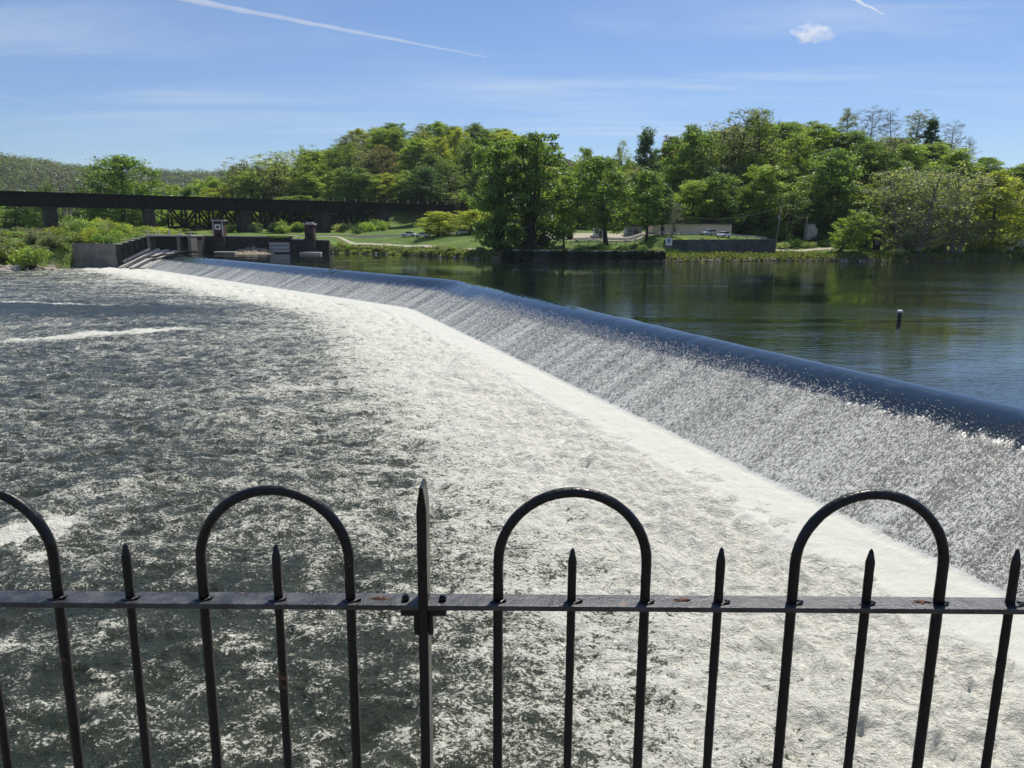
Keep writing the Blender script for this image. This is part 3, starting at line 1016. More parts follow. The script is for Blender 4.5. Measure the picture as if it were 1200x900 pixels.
# trees one can tell apart  (kind, px, Y, top y, width px, colour, name, label)
SPECIAL = [
    ('broad2', 145, 265, 183, 92, MIDG, 'leafy_tree', 'large round mid-green tree rising above the left part of the railway bridge'),
    ('bare1', 78, 285, 190, 58, GREYG, 'budding_tree', 'pale-limbed barely leafing tree over the bridge near the left edge'),
    ('airy1', 318, 335, 178, 62, PALE, 'leafing_tree', 'tall loose pale green tree with forked dark trunk above the bridge'),
    ('airy3', 290, 345, 186, 34, GREYG, 'leafing_tree', 'thin grey-green budding tree left of the tall loose pale one'),
    ('airy3', 358, 360, 170, 30, LIGHT, 'leafing_tree', 'small open-crowned tree on a thin stem standing above the bridge trees'),
    ('broad3', 404, 330, 197, 48, MIDG, 'leafy_tree', 'mid-green tree just above the bridge left of the dark round one'),
    ('broad1', 496, 325, 194, 46, DARKG, 'leafy_tree', 'dark round tree just above the right end of the bridge'),
    ('broad3', 450, 330, 205, 46, LIGHT, 'leafy_tree', 'low fresh green tree between two darker trees above the bridge'),
    ('airy2', 540, 330, 222, 44, PALE, 'leafing_tree', 'low pale green tree right of the bridge end behind the parking'),
    ('stemmy', 584, 182, 166, 60, MIDG, 'riverbank_tree', 'dense riverbank tree beside the lawn, left of the tall multi-stemmed one'),
    ('stemmy', 624, 178, 161, 78, MIDG, 'riverbank_tree', 'tall multi-stemmed green riverbank tree in the middle of the far shore'),
    ('park2', 661, 182, 214, 38, LIGHT, 'young_tree', 'slim fresh green tree with thin stems right of the tall riverbank trees'),
    ('broad3', 676, 300, 174, 30, LIGHT, 'leafy_tree', 'small round tree breaking the skyline left of the hilltop roof'),
    ('park1', 711, 184, 184, 70, MIDG, 'leafy_tree', 'broad green tree with a thick dark forked trunk in the grass'),
    ('park2', 758, 186, 197, 42, MIDG, 'leafy_tree', 'narrow green tree right of the broad tree with forked trunk'),
    ('park2', 776, 190, 212, 34, DARKG, 'leafy_tree', 'dark narrow tree just left of the bare grey tree'),
    ('bare2', 787, 184, 236, 24, GREYG, 'bare_tree', 'small bare grey tree in front of the long beige building'),
    ('airy2', 728, 300, 167, 22, PALE, 'leafing_tree', 'tiny pale thin-crowned tree on the skyline beside the hilltop roof'),
    ('tall2', 757, 268, 150, 34, DARKG, 'dark_tree', 'tall dark columnar tree on the skyline left of the right-hand hill'),
    ('cone1', 776, 270, 162, 22, RED, 'red_tree', 'reddish dark tree beside the tall dark columnar tree'),
    ('airy1', 850, 235, 133, 76, GREYG, 'leafing_tree', 'tall airy tree with visible dark forked trunk high on the right-hand hill'),
    ('airy2', 893, 232, 130, 60, LIGHT, 'leafing_tree', 'tall thin-crowned tree right of the tall airy tree on the hill'),
    ('broad2', 812, 240, 150, 70, MIDG, 'leafy_tree', 'big mid-green tree at the left shoulder of the right-hand hill'),
    ('broad1', 890, 214, 192, 56, LIGHT, 'leafy_tree', 'bright green round tree low on the hill above the utility pole'),
    ('broad2', 965, 216, 178, 68, MIDG, 'leafy_tree', 'big green tree on the hill above the pale panel hut'),
    ('broad3', 984, 186, 246, 44, LIGHT, 'leaning_tree', 'small leafy leaning tree on the grass at the water edge'),
    ('tall1', 1013, 200, 230, 30, LIGHT, 'young_tree', 'slim young green tree behind the leaning tree'),
    ('sycamore', 1065, 190, 190, 104, OLIVE, 'sycamore_tree', 'wide thinly leafed pale-limbed tree by the water, left of its twin'),
    ('sycamore2', 1118, 193, 200, 84, OLIVE, 'sycamore_tree', 'thinly leafed pale-limbed tree by the water next to the yellow-green trees'),
    ('broad2', 1165, 196, 203, 78, YELLOW, 'leafy_tree', 'bright yellow-green broad tree by the water near the right edge'),
    ('broad3', 1205, 205, 204, 60, YELLOW, 'leafy_tree', 'yellow-green tree cut by the right edge above the pale tent'),
    ('broad1', 1052, 240, 168, 60, LIGHT, 'leafy_tree', 'green domed tree high on the hill behind the pale-limbed tree'),
    ('airy2', 985, 262, 127, 30, GREYG, 'leafing_tree', 'left one of three thin trees crowning the right-hand hill'),
    ('bare1', 1010, 264, 125, 34, GREYG, 'bare_tree', 'middle one of three thin trees crowning the right-hand hill, nearly bare'),
    ('bare2', 1036, 266, 126, 26, GREYG, 'bare_tree', 'right one of three thin trees crowning the right-hand hill'),
    ('airy3', 1059, 266, 129, 28, GREYG, 'leafing_tree', 'lone open-crowned pale tree on the hilltop skyline left of the conifer'),
    ('cone1', 1082, 262, 140, 24, DARKG, 'conifer', 'dark conifer on the hilltop skyline between two thin trees'),
    ('bare1', 1103, 258, 142, 28, GREYG, 'bare_tree', 'pale bare tree right of the hilltop conifer'),
    ('bare2', 1122, 250, 160, 20, GREYG, 'bare_tree', 'small bare tree on the falling right end of the hilltop'),
    ('cone1', 1141, 246, 186, 14, DARKG, 'small_pine', 'tiny dark pine at the lowest right end of the hilltop skyline'),
    ('broad1', 513, 226, 247, 46, YELLOW, 'ornamental_tree', 'low rounded yellow-green tree by the parked cars, left of two'),
    ('broad2', 551, 224, 246, 50, YELLOW, 'ornamental_tree', 'low rounded yellow-green tree by the parked cars, right of two'),
]
for s in SPECIAL:
    r = place_tree(*s)
    if s[6] == 'leaning_tree': r.rotation_euler = (0, R(14), 0.0)

# skyline of the photographed wood, as (px, py) samples: keeps the filling trees under it
skx = [0, 100, 150, 200, 250, 280, 310, 350, 380, 400, 440, 480, 520, 560, 600, 625, 645, 700, 740, 780, 820, 860, 900, 940, 1000, 1060, 1090, 1110, 1140, 1165, 1260]
sky = [215, 210, 205, 206, 206, 198, 190, 182, 170, 162, 146, 142, 138, 141, 152, 168, 188, 194, 186, 170, 150, 142, 140, 142, 154, 162, 164, 170, 193, 205, 211]

FILL_L = {
    'LIGHT': (LIGHT, 'fresh green tree in the dense wood on the hill above the railway bridge'),
    'YELLOW': (YELLOW, 'yellow-green tree in the dense wood on the hill above the railway bridge'),
    'MID': (MIDG, 'mid-green tree in the dense wood on the hill above the railway bridge'),
    'BROWN': (BROWN, 'brownish budding tree in the dense wood on the hill above the railway bridge'),
    'GREY': (GREYG, 'grey-green thin tree in the dense wood on the hill above the railway bridge'),
}
FILL_R = {
    'LIGHT': (LIGHT, 'fresh green tree in the dense wood on the right-hand hill'),
    'MID': (MIDG, 'mid-green tree in the dense wood on the right-hand hill'),
    'DARK': (DARKG, 'dark green tree in the dense wood on the right-hand hill'),
    'OLIVE': (OLIVE, 'olive thin tree in the dense wood on the right-hand hill'),
}
frng = random.Random(23)


def fill(x0, x1, rows, step, table, weights, grp, hmin, hmax, wmin, wmax, pxlim=None):
    keys = list(table.keys())
    for Y0 in rows:
        x = x0 + frng.uniform(0, step)
        while x < x1:
            Y = Y0 + frng.uniform(-6, 6)
            X = x
            x += step * frng.uniform(.75, 1.3)
            px = 600 + X / Y * F
            if pxlim and not (pxlim[0] < px < pxlim[1]): continue
            zb = Tz(X, Y)
            if grp == 'hill' and Y < 326 and px < 560: continue
            H = frng.uniform(hmin, hmax)
            ztop = atY(px, np.interp(px, skx, sky) + abs(frng.gauss(0, 5)), Y).z
            H = min(H, ztop - zb)
            if H < 5.5: continue
            k = frng.choices(keys, weights)[0]
            c, lab = table[k]
            if k in ('GREY', 'BROWN', 'OLIVE'):
                kind = frng.choice(['airy1', 'airy2', 'airy2', 'airy3'])
            else:
                kind = frng.choice(['broad1', 'broad2', 'broad3', 'tall1', 'tall2', 'airy2'])
            place_tree(kind, px, Y, 0, frng.uniform(wmin, wmax) * F / Y, c, 'woodland_tree', lab, lab.split(' tree')[0] + ' trees' + lab.split(' tree', 1)[1], H=H, X=X)


fill(-178, 62, [300, 318, 338, 360, 385, 412, 436], 9.0, FILL_L, [5, 3, 3, .15, 1.3], 'hill', 13, 20, 11, 17, (150, 790))
fill(46, 178, [214, 228, 243, 258, 274, 292], 9.5, FILL_R, [4, 4, 2, 1.5], 'hill', 13, 20, 11, 16, (745, 1165))
VAL = {'x': (LIGHT, 'fresh green tree of the low valley wood behind the lattice truss'), 'y': (OLIVE, 'olive thin tree of the low valley wood behind the lattice truss'), 'z': (MIDG, 'mid-green tree of the low valley wood behind the lattice truss'),
       'v': (MIDG, 'mid-green tree of the low wood behind the railway bridge at the left edge'),
       'w': (OLIVE, 'thin olive tree of the low wood behind the railway bridge at the left edge')}
fill(-235, -62, [352, 378, 404], 11, {'LIGHT': VAL['x'], 'OLIVE': VAL['y'], 'MID': VAL['z']}, [3, 2, 2], 'valley', 17, 27, 11, 16, (150, 330))
fill(-260, -150, [262, 300, 350], 13, {'LIGHT': VAL['v'], 'OLIVE': VAL['w']}, [2, 1], 'valley', 13, 19, 10, 14, (-30, 260))

lab = 'leafy tree of the riverside wood running out of the right edge of the picture'
for i in range(34):
    X = frng.uniform(150, 300); Y = float(bank(np.array([X]))[0]) + frng.uniform(14, 75)
    place_tree(frng.choice(['broad1', 'broad2', 'broad3', 'tall2', 'airy2']), 0, Y, 0, frng.uniform(11, 16) * F / Y, frng.choice([LIGHT, YELLOW, MIDG, OLIVE]),
               'riverside_tree', lab, 'riverside wood at the right edge', H=frng.uniform(10, 13.5), X=X)
lab = 'low green tree on the plateau below the hilltop roofs'
for i in range(26):
    px = 632 + i * 5.4 + frng.uniform(-2, 2)
    Y = frng.uniform(352, 378)
    X = atY(px, 275, Y).x
    H = min(frng.uniform(6, 11), atY(px, 191 + frng.uniform(-1, 6), Y).z - Tz(X, Y))
    if H > 2.5: place_tree(frng.choice(['broad1', 'broad2', 'broad3']), px, Y, 0, frng.uniform(17, 26), frng.choice([LIGHT, MIDG, YELLOW, MIDG]), 'low_tree', lab, 'low trees below the hilltop roofs', H=H)

# ------------------------------------------------------------------ shrubs and bank vegetation
def make_shrub(key, seed, r=2.0, h=2.2, per=60, n=16, leaf=.2):
    rng = np.random.default_rng(seed)
    a = rng.random(n) * 6.28; q = np.sqrt(rng.random(n)) * r * .75
    cen = np.stack([np.cos(a) * q, np.sin(a) * q, h * (.25 + .6 * rng.random(n)) * (1 - .35 * (q / r) ** 2)], -1)
    paths = []
    for c in cen:
        paths.append((np.stack([[c[0] * .2, c[1] * .2, 0], c * [.6, .6, .5], c * 1.0]), np.array([.05, .035, .015])))
    root = empty(key)
    V, Fc = tubes_np(paths, 4)
    np_mesh('stem', V, Fc, M['bark'], root)
    v, f, var = leaves_np(rng, cen, np.full(n, r * .42), int(per * 1.8), leaf * .62)
    v[:, 2] = np.maximum(v[:, 2], .02)
    o = np_mesh('crown', v, f, M['leaf'], root)
    at = o.data.attributes.new('leafvar', 'FLOAT', 'POINT'); at.data.foreach_set('value', var.astype(np.float32))
    PROTO[key] = dict(root=root, h=h * 1.05, w=r * 2, used=False)


make_shrub('shrub1', 31)
make_shrub('shrub2', 32, n=20)
make_shrub('shrub3', 33, n=12, per=40)


def shrub(kind, px, Y, wpx, hpx, color, label, group=None, name='shrub', sink=.15):
    X = atY(px, 275, Y).x
    return place_tree(kind, px, Y, 0, wpx, color, name, label, group, 'shrub', sink, H=hpx / F * Y)


srng = random.Random(5)
lab = 'yellow-green shrub on the left bank above the pale rocks'
for i in range(75):
    X = srng.uniform(-160, -113.8)
    dd = srng.uniform(7, 42) if i % 2 else srng.uniform(7, 18)
    Y = float(bank(np.array([X]))[0]) + dd
    r = place_tree(srng.choice(['shrub1', 'shrub2', 'shrub3']), 0, Y, 0, srng.uniform(20, 36), srng.choice([tuple(c * .72 for c in q) for q in (YELLOW, LIGHT, OLIVE, GREYG, OLIVE)]), 'shrub', lab,
                   'shrubs on the left bank', 'shrub', .15, H=srng.uniform(1.6, 3.8), X=X)
lab = 'bushy green shrub on the slope between the concrete wall and the bridge'
for i in range(46):
    px = srng.uniform(84, 200)
    Y = srng.uniform(200, 252)
    shrub(srng.choice(['shrub1', 'shrub2', 'shrub3']), px, Y, srng.uniform(20, 34), srng.uniform(12, 24) * (1.0 if px < 150 else .5),
          srng.choice([YELLOW, LIGHT, OLIVE, MIDG]), lab, 'shrubs below the bridge')
shrub('shrub2', 30, 181, 46, 27, LIGHT, 'biggest bright green bush at the water edge on the left bank')
lab = 'low shrub under the bridge spans behind the gate wall'
for i in range(34):
    px = srng.uniform(190, 470)
    Y = srng.uniform(262, 300)
    shrub(srng.choice(['shrub1', 'shrub2', 'shrub3']), px, Y, srng.uniform(14, 24), srng.uniform(6, 15),
          srng.choice([LIGHT, OLIVE, MIDG, DARKG]), lab, 'shrubs under the bridge')
lab = 'bright green low tree behind the lattice truss under the railway bridge'
for i in range(30):
    px = 190 + i * 11 + srng.uniform(-5, 5)
    place_tree(srng.choice(['broad1', 'broad2', 'broad3']), px, 330 - (480 - px) * .10 + srng.uniform(-4, 4), 0, srng.uniform(20, 30), srng.choice([LIGHT, YELLOW, LIGHT, MIDG]),
               'low_tree', lab, 'low trees behind the truss', H=srng.uniform(8, 12))
lab = 'low rough shrub on the bank below the lawn path'
for i in range(60):
    px = srng.uniform(388, 590)
    X = atY(px, 275, 205 - (px - 390) * .16).x
    Y = float(bank(np.array([X]))[0]) + srng.uniform(.8, 9)
    shrub(srng.choice(['shrub1', 'shrub2', 'shrub3']), px, Y, srng.uniform(7, 15), srng.uniform(3, 6.5),
          srng.choice([OLIVE, OLIVE, BROWN, LIGHT, GREYG]), lab, 'low shrubs below the lawn path')
lab = 'dark shrub at the foot of the far bank trees'
for i in range(40):
    px = srng.uniform(592, 775)
    X = atY(px, 275, 170).x
    Y = float(bank(np.array([X]))[0]) + srng.uniform(3, 13)
    shrub(srng.choice(['shrub1', 'shrub2', 'shrub3']), px, Y, srng.uniform(8, 18), srng.uniform(5, 12),
          srng.choice([MIDG, DARKG, OLIVE]), lab, 'shrubs along the far bank')
lab = 'shrub on the grassy bank beyond the pool at the right'
for i in range(40):
    px = srng.uniform(910, 1230)
    X = atY(px, 275, 182).x
    Y = float(bank(np.array([X]))[0]) + (srng.uniform(14, 24) if px < 1040 else srng.uniform(2, 16))
    shrub(srng.choice(['shrub1', 'shrub2', 'shrub3']), px, Y, srng.uniform(10, 22), srng.uniform(5, 14),
          srng.choice([MIDG, LIGHT, OLIVE, DARKG]), lab, 'shrubs on the right bank')
lab = 'weed tuft hanging over the top of the dark retaining wall'
for i in range(26):
    px = srng.uniform(790, 908)
    Y = 178.4 + (px - 780) * .068 + srng.uniform(-.2, .8)
    shrub(srng.choice(['shrub1', 'shrub2', 'shrub3']), px, Y, srng.uniform(6, 14), srng.uniform(2.5, 5.5),
          srng.choice([LIGHT, YELLOW, OLIVE, MIDG]), lab, 'weeds on the retaining wall')
lab = 'small shrub growing behind the quay wall between the gate towers'
for i in range(18):
    px = srng.uniform(228, 350)
    shrub(srng.choice(['shrub1', 'shrub2', 'shrub3']), px, srng.uniform(216, 221), srng.uniform(7, 13), srng.uniform(3, 6),
          srng.choice([LIGHT, OLIVE, MIDG, BROWN]), lab, 'shrubs behind the quay wall')
lab = 'dark undergrowth shrub at the foot of the right-hand hill'
for i in range(46):
    px = srng.uniform(760, 1060)
    Y = srng.uniform(207, 216)
    shrub(srng.choice(['shrub1', 'shrub2', 'shrub3']), px, Y, srng.uniform(18, 34), srng.uniform(8, 22),
          srng.choice([DARKG, DARKG, MIDG]), lab, 'undergrowth of the right-hand hill')


def bank_cover():
    """weeds and long grass along the shores: nobody could count it"""
    rng = np.random.default_rng(77)
    n = 30000
    X = rng.uniform(-135, 150, n)
    d = rng.random(n) ** 1.3 * 9 + .6
    Y = bank(X) + d
    keep = (X > -50) & ((X < -5) | (X > 32) | (d > 2.6)) & ((X < 31) | (X > 64) | (d < 8.5))
    X, Y, d = X[keep], Y[keep], d[keep]
    Z = T(X, Y)
    n = len(X)
    h = (.12 + .5 * rng.random(n) ** 2) * (1 + .6 * fbm(X * .25, Y * .25, 3, .6, 12)); a = rng.random(n) * 6.28; w = .10 + .12 * rng.random(n)
    dx, dy = np.cos(a) * w, np.sin(a) * w
    lx, ly = rng.normal(size=n) * .18, rng.normal(size=n) * .18
    v = np.stack([np.stack([X - dx, Y - dy, Z - .05], -1), np.stack([X + dx, Y + dy, Z - .05], -1),
                  np.stack([X + lx + dx * .4, Y + ly + dy * .4, Z + h], -1), np.stack([X + lx - dx * .4, Y + ly - dy * .4, Z + h], -1)], 1).reshape(-1, 3)
    o = np_mesh('bank_grass', v, np.arange(n * 4).reshape(n, 4), M['leaf'])
    var = np.repeat(np.clip(.5 + .25 * rng.normal(size=n), 0, 1), 4)
    at = o.data.attributes.new('leafvar', 'FLOAT', 'POINT'); at.data.foreach_set('value', var.astype(np.float32))
    o.color = (.13, .16, .05, 1)
    tag(o, 'long grass and weeds along the river banks', 'grass', kind='stuff')


bank_cover()


def distant_wood():
    rng = np.random.default_rng(88)
    cen = []; rad = []
    n = 3400
    Y = 520 + 1500 * rng.random(n) ** .9
    X = (rng.uniform(-60, 430, n) - 600) / F * Y
    Z = T(X, Y)
    r = rng.uniform(6, 11, len(X)) * (1 + (Y - 500) / 3000)
    cen = np.stack([X, Y, Z + r * .9], -1)
    v, f, var = leaves_np(rng, cen, r, 80, 1.7, .9, .3, .22)
    o = np_mesh('distant_wood', v, f, M['leaf'])
    at = o.data.attributes.new('leafvar', 'FLOAT', 'POINT'); at.data.foreach_set('value', np.clip(var, 0, 1).astype(np.float32))
    o.color = (.12, .155, .07, 1)
    tag(o, 'hazy far-off woods covering the hills on the left horizon', 'woods', kind='stuff')


distant_wood()

# ------------------------------------------------------------------ rocks
def make_rock(seed):
    import bmesh
    rng = random.Random(seed)
    bm = bmesh.new()
    bmesh.ops.create_icosphere(bm, subdivisions=2, radius=1.0)
    ax = [Vector((rng.gauss(0, 1), rng.gauss(0, 1), rng.gauss(0, 1))).normalized() for _ in range(9)]
    dd = [rng.uniform(.55, .9) for _ in ax]
    for v in bm.verts:
        for a, q in zip(ax, dd):
            s = v.co.dot(a)
            if s > q: v.co -= a * (s - q)
        v.co.z *= .7
    me = bpy.data.meshes.new('rock'); bm.to_mesh(me); bm.free()
    me.materials.append(M['rock'])
    return me


ROCKS = [make_rock(i) for i in range(6)]


def rock(X, Y, z, s, label, group):
    o = bpy.data.objects.new('rock', ROCKS[srng.randrange(6)])
    COL.objects.link(o)
    o.location = (X, Y, z); o.scale = (s * srng.uniform(.8, 1.5), s * srng.uniform(.7, 1.1), s * srng.uniform(.7, 1.1))
    o.rotation_euler = (srng.uniform(-.3, .3), srng.uniform(-.3, .3), srng.uniform(0, 6.28))
    tag(o, label, 'rock', group)


for i in range(130):
    X = srng.uniform(-140, -111.5)
    Y = float(bank(np.array([X]))[0]) + (srng.uniform(-1.0, 4) if X < -114 else srng.uniform(-14, -1))
    rock(X, Y, max(Tz(X, Y), -3.75) + .2, srng.uniform(.45, 1.25), 'pale angular rock at the water edge of the left bank', 'rocks along the left bank')
for i in range(70):
    X = srng.uniform(32, 90) if i % 2 else srng.uniform(-56, -6)
    Y = float(bank(np.array([X]))[0]) + srng.uniform(-.1, .9)
    rock(X, Y, .1, srng.uniform(.2, .5), 'small stone at the waterline below the far grass bank', 'stones along the far waterline')

# ------------------------------------------------------------------ weir abutment (left end)
def wall_strip(name, px0, px1, Y0, Y1, ztop0, ztop1, zbot, th, mat, label, cat='wall', cap=None, group=None):
    a = atY(px0, 280, Y0); b = atY(px1, 280, Y1)
    L = math.hypot(b.x - a.x, b.y - a.y); ang = math.atan2(b.y - a.y, b.x - a.x)
    root = empty(name, (a.x, a.y, zbot), ang)
    tag(root, label, cat, group)
    mb = MB()
    nseg = max(1, int(L / 3))
    poly = [(0, 0), (L, 0)] + [(L * (1 - i / nseg), (ztop1 + (ztop0 - ztop1) * i / nseg) - zbot) for i in range(nseg + 1)]
    mb.prism(poly, 0, th)
    mb.build('wall_face', mat, root, bevel=.04)
    if cap:
        mb = MB(); mb.beam((-.1, th / 2 - .05, ztop0 - zbot + .13), (L + .1, th / 2 - .05, ztop1 - zbot + .13), th + .3, .25)
        mb.build('coping', M[cap], root)
    return root


wall_strip('concrete_wall', 84, 134, 193.5, 193.5, 2.5, 2.5, -6, 1.4, M['concrete'], 'plain grey concrete retaining wall at the left end of the weir')
# stepped masonry going up toward the gate
root = empty('stepped_wall', (0, 0, 0)); tag(root, 'dark stepped stone wall climbing from the concrete wall to the gate platform', 'wall')
mb = MB(); mc = MB()
a = atY(134, 280, 193.6); b = atY(177, 280, 201)
for i in range(6):
    q0, q1 = i / 6, (i + 1) / 6
    x0 = a.x + (b.x - a.x) * q0; x1 = a.x + (b.x - a.x) * q1
    y = 193.6 + (201 - 193.6) * (q0 + q1) / 2
    zt = 1.9 + 2.6 * q1
    mb.box(((x0 + x1) / 2, y + .9, (zt - 6) / 2), (x1 - x0 - .01, 1.8, zt + 6))
    mc.box(((x0 + x1) / 2 - .1, y + .8, zt + .13), (x1 - x0 + .5, 2.2, .22))
mb.build('masonry', M['stone_dark'], root, bevel=.05); mc.build('step_slab', M['pale_stone'], root)

# gate platform with piers, deck, railing
root = empty('gate_platform', (0, 0, 0)); tag(root, 'concrete gate platform with pale deck edge, piers and post railing beside the weir', 'platform')
p0 = atY(176, 280, 201); p1 = atY(233, 280, 205)
mb = MB(); mb.box(((p0.x + p1.x) / 2, 206.5, .2), (p1.x - p0.x, 6, 8.4)); mb.build('back_wall', M['stone_dark'], root)
mb = MB(); mb.box(((p0.x + p1.x) / 2 - .1, 203.6, 4.63), (p1.x - p0.x + .8, 8, .42)); mb.build('deck', M['pale_stone'], root, bevel=.04)
for q in (.02, .72, .98):
    mb = MB(); x = p0.x + (p1.x - p0.x) * q
    mb.box((x, 201.4, 1.2), (.8, 4.0, 6.38)); mb.build('pier', M['concrete'], root)
for i in range(5):
    mb = MB()
    x = p0.x + (p1.x - p0.x) * i / 4
    mb.box((x, 200.0, 5.42), (.22 if i != 2 else .5, .22, 1.16))
    mb.build('railing_post', M['pale_stone'], root)
mb = MB()
for z in (5.35, 5.85): mb.beam((p0.x, 200.0, z), (p1.x, 200.0, z), .06, .06)
mb.build('handrail', M['steel_dark'], root)
mb = MB()
for i in range(3): mb.box((p0.x + 2 + i * 1.6, 202.6, .6), (1.1, .5, .5))
mb.build('stone_block', M['pale_stone'], root)

# timber logs stranded on the crest
for (pts, r_, label) in (
    ([(232, 295.5, 200), (222, 294.5, 199), (207, 296.5, 193), (190, 302, 186), (178, 306, 183)], .28, 'curved dark log lying down the left end of the weir'),
    ([(214, 296, 198), (190, 299, 193), (172, 302, 190)], .2, 'straight thin log stranded beside the curved one on the weir'),
):
    mb = MB(); P = [atY(a_, b_, c_) for a_, b_, c_ in pts]
    mb.tube(P, [r_ * (1 - .1 * i) for i in range(len(P))], 8)
    o = mb.build('stranded_log', M['timber_dark'], origin=P[0]); tag(o, label, 'log')
# sloping concrete fillets at the weir end
root = empty('weir_end', (0, 0, 0)); tag(root, 'sloping ribbed concrete end of the weir under the gate platform', 'concrete apron')
for i in range(4):
    mb = MB()
    A_ = atY(176 + i * 10, 291.5 + i * 1.0, 199); B_ = atY(128 + i * 13, 314 + i * .3, 194 - i * 3)
    mb.beam(A_, B_, 1.6, .6)
    mb.build('rib', M['pale_stone'], root)
# branch caught on the crest
p = onz(385, 317, -.15); q = onz(402, 313, .35)
mb = MB(); mb.tube([p, (p + q) / 2 + Vector((0, 0, .12)), q, q + Vector((1.0, -.3, -.15))], [.10, .09, .06, .03], 7)
mb.tube([(p + q) / 2 + Vector((0, 0, .1)), (p + q) / 2 + Vector((.5, .6, .5))], [.05, .015], 6)
o = mb.build('branch', M['wood_grey'], origin=p); tag(o, 'grey stick caught on the lip of the weir', 'branch')

# ------------------------------------------------------------------ gate quay with towers
QY = 213.0
def quay():
    wall_strip('quay_wall', 234, 312, QY + .3, QY + .3, 4.4, 4.3, -5, 1.6, M['stone_dark'], 'dark stone quay wall between the brick gate towers, left of the sluice', cap='pale_stone')
    wall_strip('quay_wall', 341, 385, QY + .3, QY + .3, 3.7, 3.4, -5, 1.6, M['stone_dark'], 'dark stone quay wall right of the sluice gate', cap='pale_stone')
    # sluice
    x0 = atY(312, 280, QY).x; x1 = atY(341, 280, QY).x
    root = empty('sluice_gate', ((x0 + x1) / 2, QY + .6, 0)); tag(root, 'sluice gate of pale grey horizontal boards in the dark quay wall', 'gate')
    w = x1 - x0
    mb = MB()
    for i in range(3): mb.box((0, 0, .55 + i * .95), (w - 1.0, .25, .80))
    mb.build('board_panel', M['grey_trim'], root)
    for s in (-1, 1):
        mb = MB(); mb.box((s * (w / 2 - .25), 0, 1.2), (.48, .9, 6.2)); mb.build('jamb', M['stone_dark'], root)
    mb = MB(); mb.box((0, .05, 4.42), (w + .6, 1.0, .26)); mb.build('lintel', M['timber_dark'], root)
    mb = MB(); mb.box((0, 1.2, 1.2), (w, .6, 6)); mb.build('back_wall', M['stone_dark'], root)

    def tower(px0, px1, top, label, trim):
        a_ = atY(px0, 275, QY - 1).x; b_ = atY(px1, 275, QY - 1).x
        w_ = b_ - a_; zt = atY(px0, top, QY - 1).z
        root = empty('gate_tower', ((a_ + b_) / 2, QY - 1 + w_ / 2, 0)); tag(root, label, 'tower', 'brick gate towers')
        f = -w_ / 2
        mb = MB(); mb.box((0, 0, zt / 2 + 1.9), (w_, w_, zt - 4.2)); mb.build('brick_shaft', M['brick_red'], root, bevel=.03)
        mb = MB(); mb.box((0, 0, -.1), (w_ + .9, w_ + .9, 8.2), taper=.9); mb.build('plinth', M['stone_dark'], root)
        if trim:
            mb = MB(); mb.box((0, 0, zt + .05), (w_ + .6, w_ + .6, .32)); mb.build('cornice', M['grey_trim'], root)
            for s in (-1, 1):
                mb = MB(); mb.box((s * (w_ / 2 - .1), f - .06, zt - 2.2), (.3, .2, 3.9)); mb.build('corner_trim', M['grey_trim'], root)
            # square emblem: white frame round a dark pane
            mb = MB()
            for dx, dz, sx, sz in ((0, .55, 1.5, .32), (0, -.55, 1.5, .32), (-.6, 0, .32, .78), (.6, 0, .32, .78)):
                mb.box((dx, f - .06, zt - 1.7 + dz), (sx, .14, sz))
            e = mb.build('window_frame', M['white_paint'], root)
            mb = MB(); mb.box((0, f - .02, zt - 1.7), (.9, .06, .8)); mb.build('pane', M['glass_dark'], e)
        else:
            mb = MB(); mb.box((0, 0, zt + .0), (w_ + .5, w_ + .5, .42)); mb.box((0, 0, zt + .36), (w_ - .8, w_ - .8, .3)); mb.build('cornice', M['pale_stone'], root)
        mb = MB(); mb.box((0, f - .03, zt - 3.4 if not trim else zt - 4.2), (1.0, .06, 1.5)); mb.build('panel', M['timber_dark'], root)
    tower(250, 261.5, 258.5, 'brick gate tower with white trim and a white square emblem', True)
    tower(357, 367.5, 262.5, 'brick gate tower with a plain pale stone cap, right of the sluice', False)
    # debris heap against the wall
    rng = np.random.default_rng(9)
    nx, ny = 60, 14
    xa = atY(272, 290, QY).x; xb = atY(322, 290, QY).x
    X, Y = np.meshgrid(np.linspace(xa, xb, nx), np.linspace(QY - 5, QY + .2, ny), indexing='ij')
    u = (X - xa) / (xb - xa); v_ = (Y - QY + 5) / 5.2
    Z = -.4 + 2.0 * np.sin(np.pi * u) ** .6 * v_ ** 1.2 * (1 + .35 * fbm(X * .7, Y * .7, 4, .6, 3))
    o = np_mesh('debris_heap', np.stack([X, Y, Z], -1).reshape(-1, 3) - np.array([xa, QY, 0]), grid_faces(nx, ny), M['debris'], loc=(xa, QY, 0))
    tag(o, 'heap of brown driftwood and rubble against the quay wall', 'debris')
    # flat slabs near the water
    for px0, px1, label in ((252, 276, 'flat pale slab at the foot of the tower with white trim'), (352, 376, 'flat pale slab at the foot of the plain capped tower')):
        a_ = atY(px0, 290, QY - 4).x; b_ = atY(px1, 290, QY - 4).x
        mb = MB(); mb.box((0, 0, 0), (b_ - a_, 2.6, .5)); o = mb.build('stone_slab', M['pale_stone'], origin=None, bevel=.08)
        o.location = ((a_ + b_) / 2, QY - 4, .12); tag(o, label, 'slab')
    # timber fence in front of the gate
    xa = atY(162, 285, 203).x; xb = atY(250, 285, 229).x


quay()

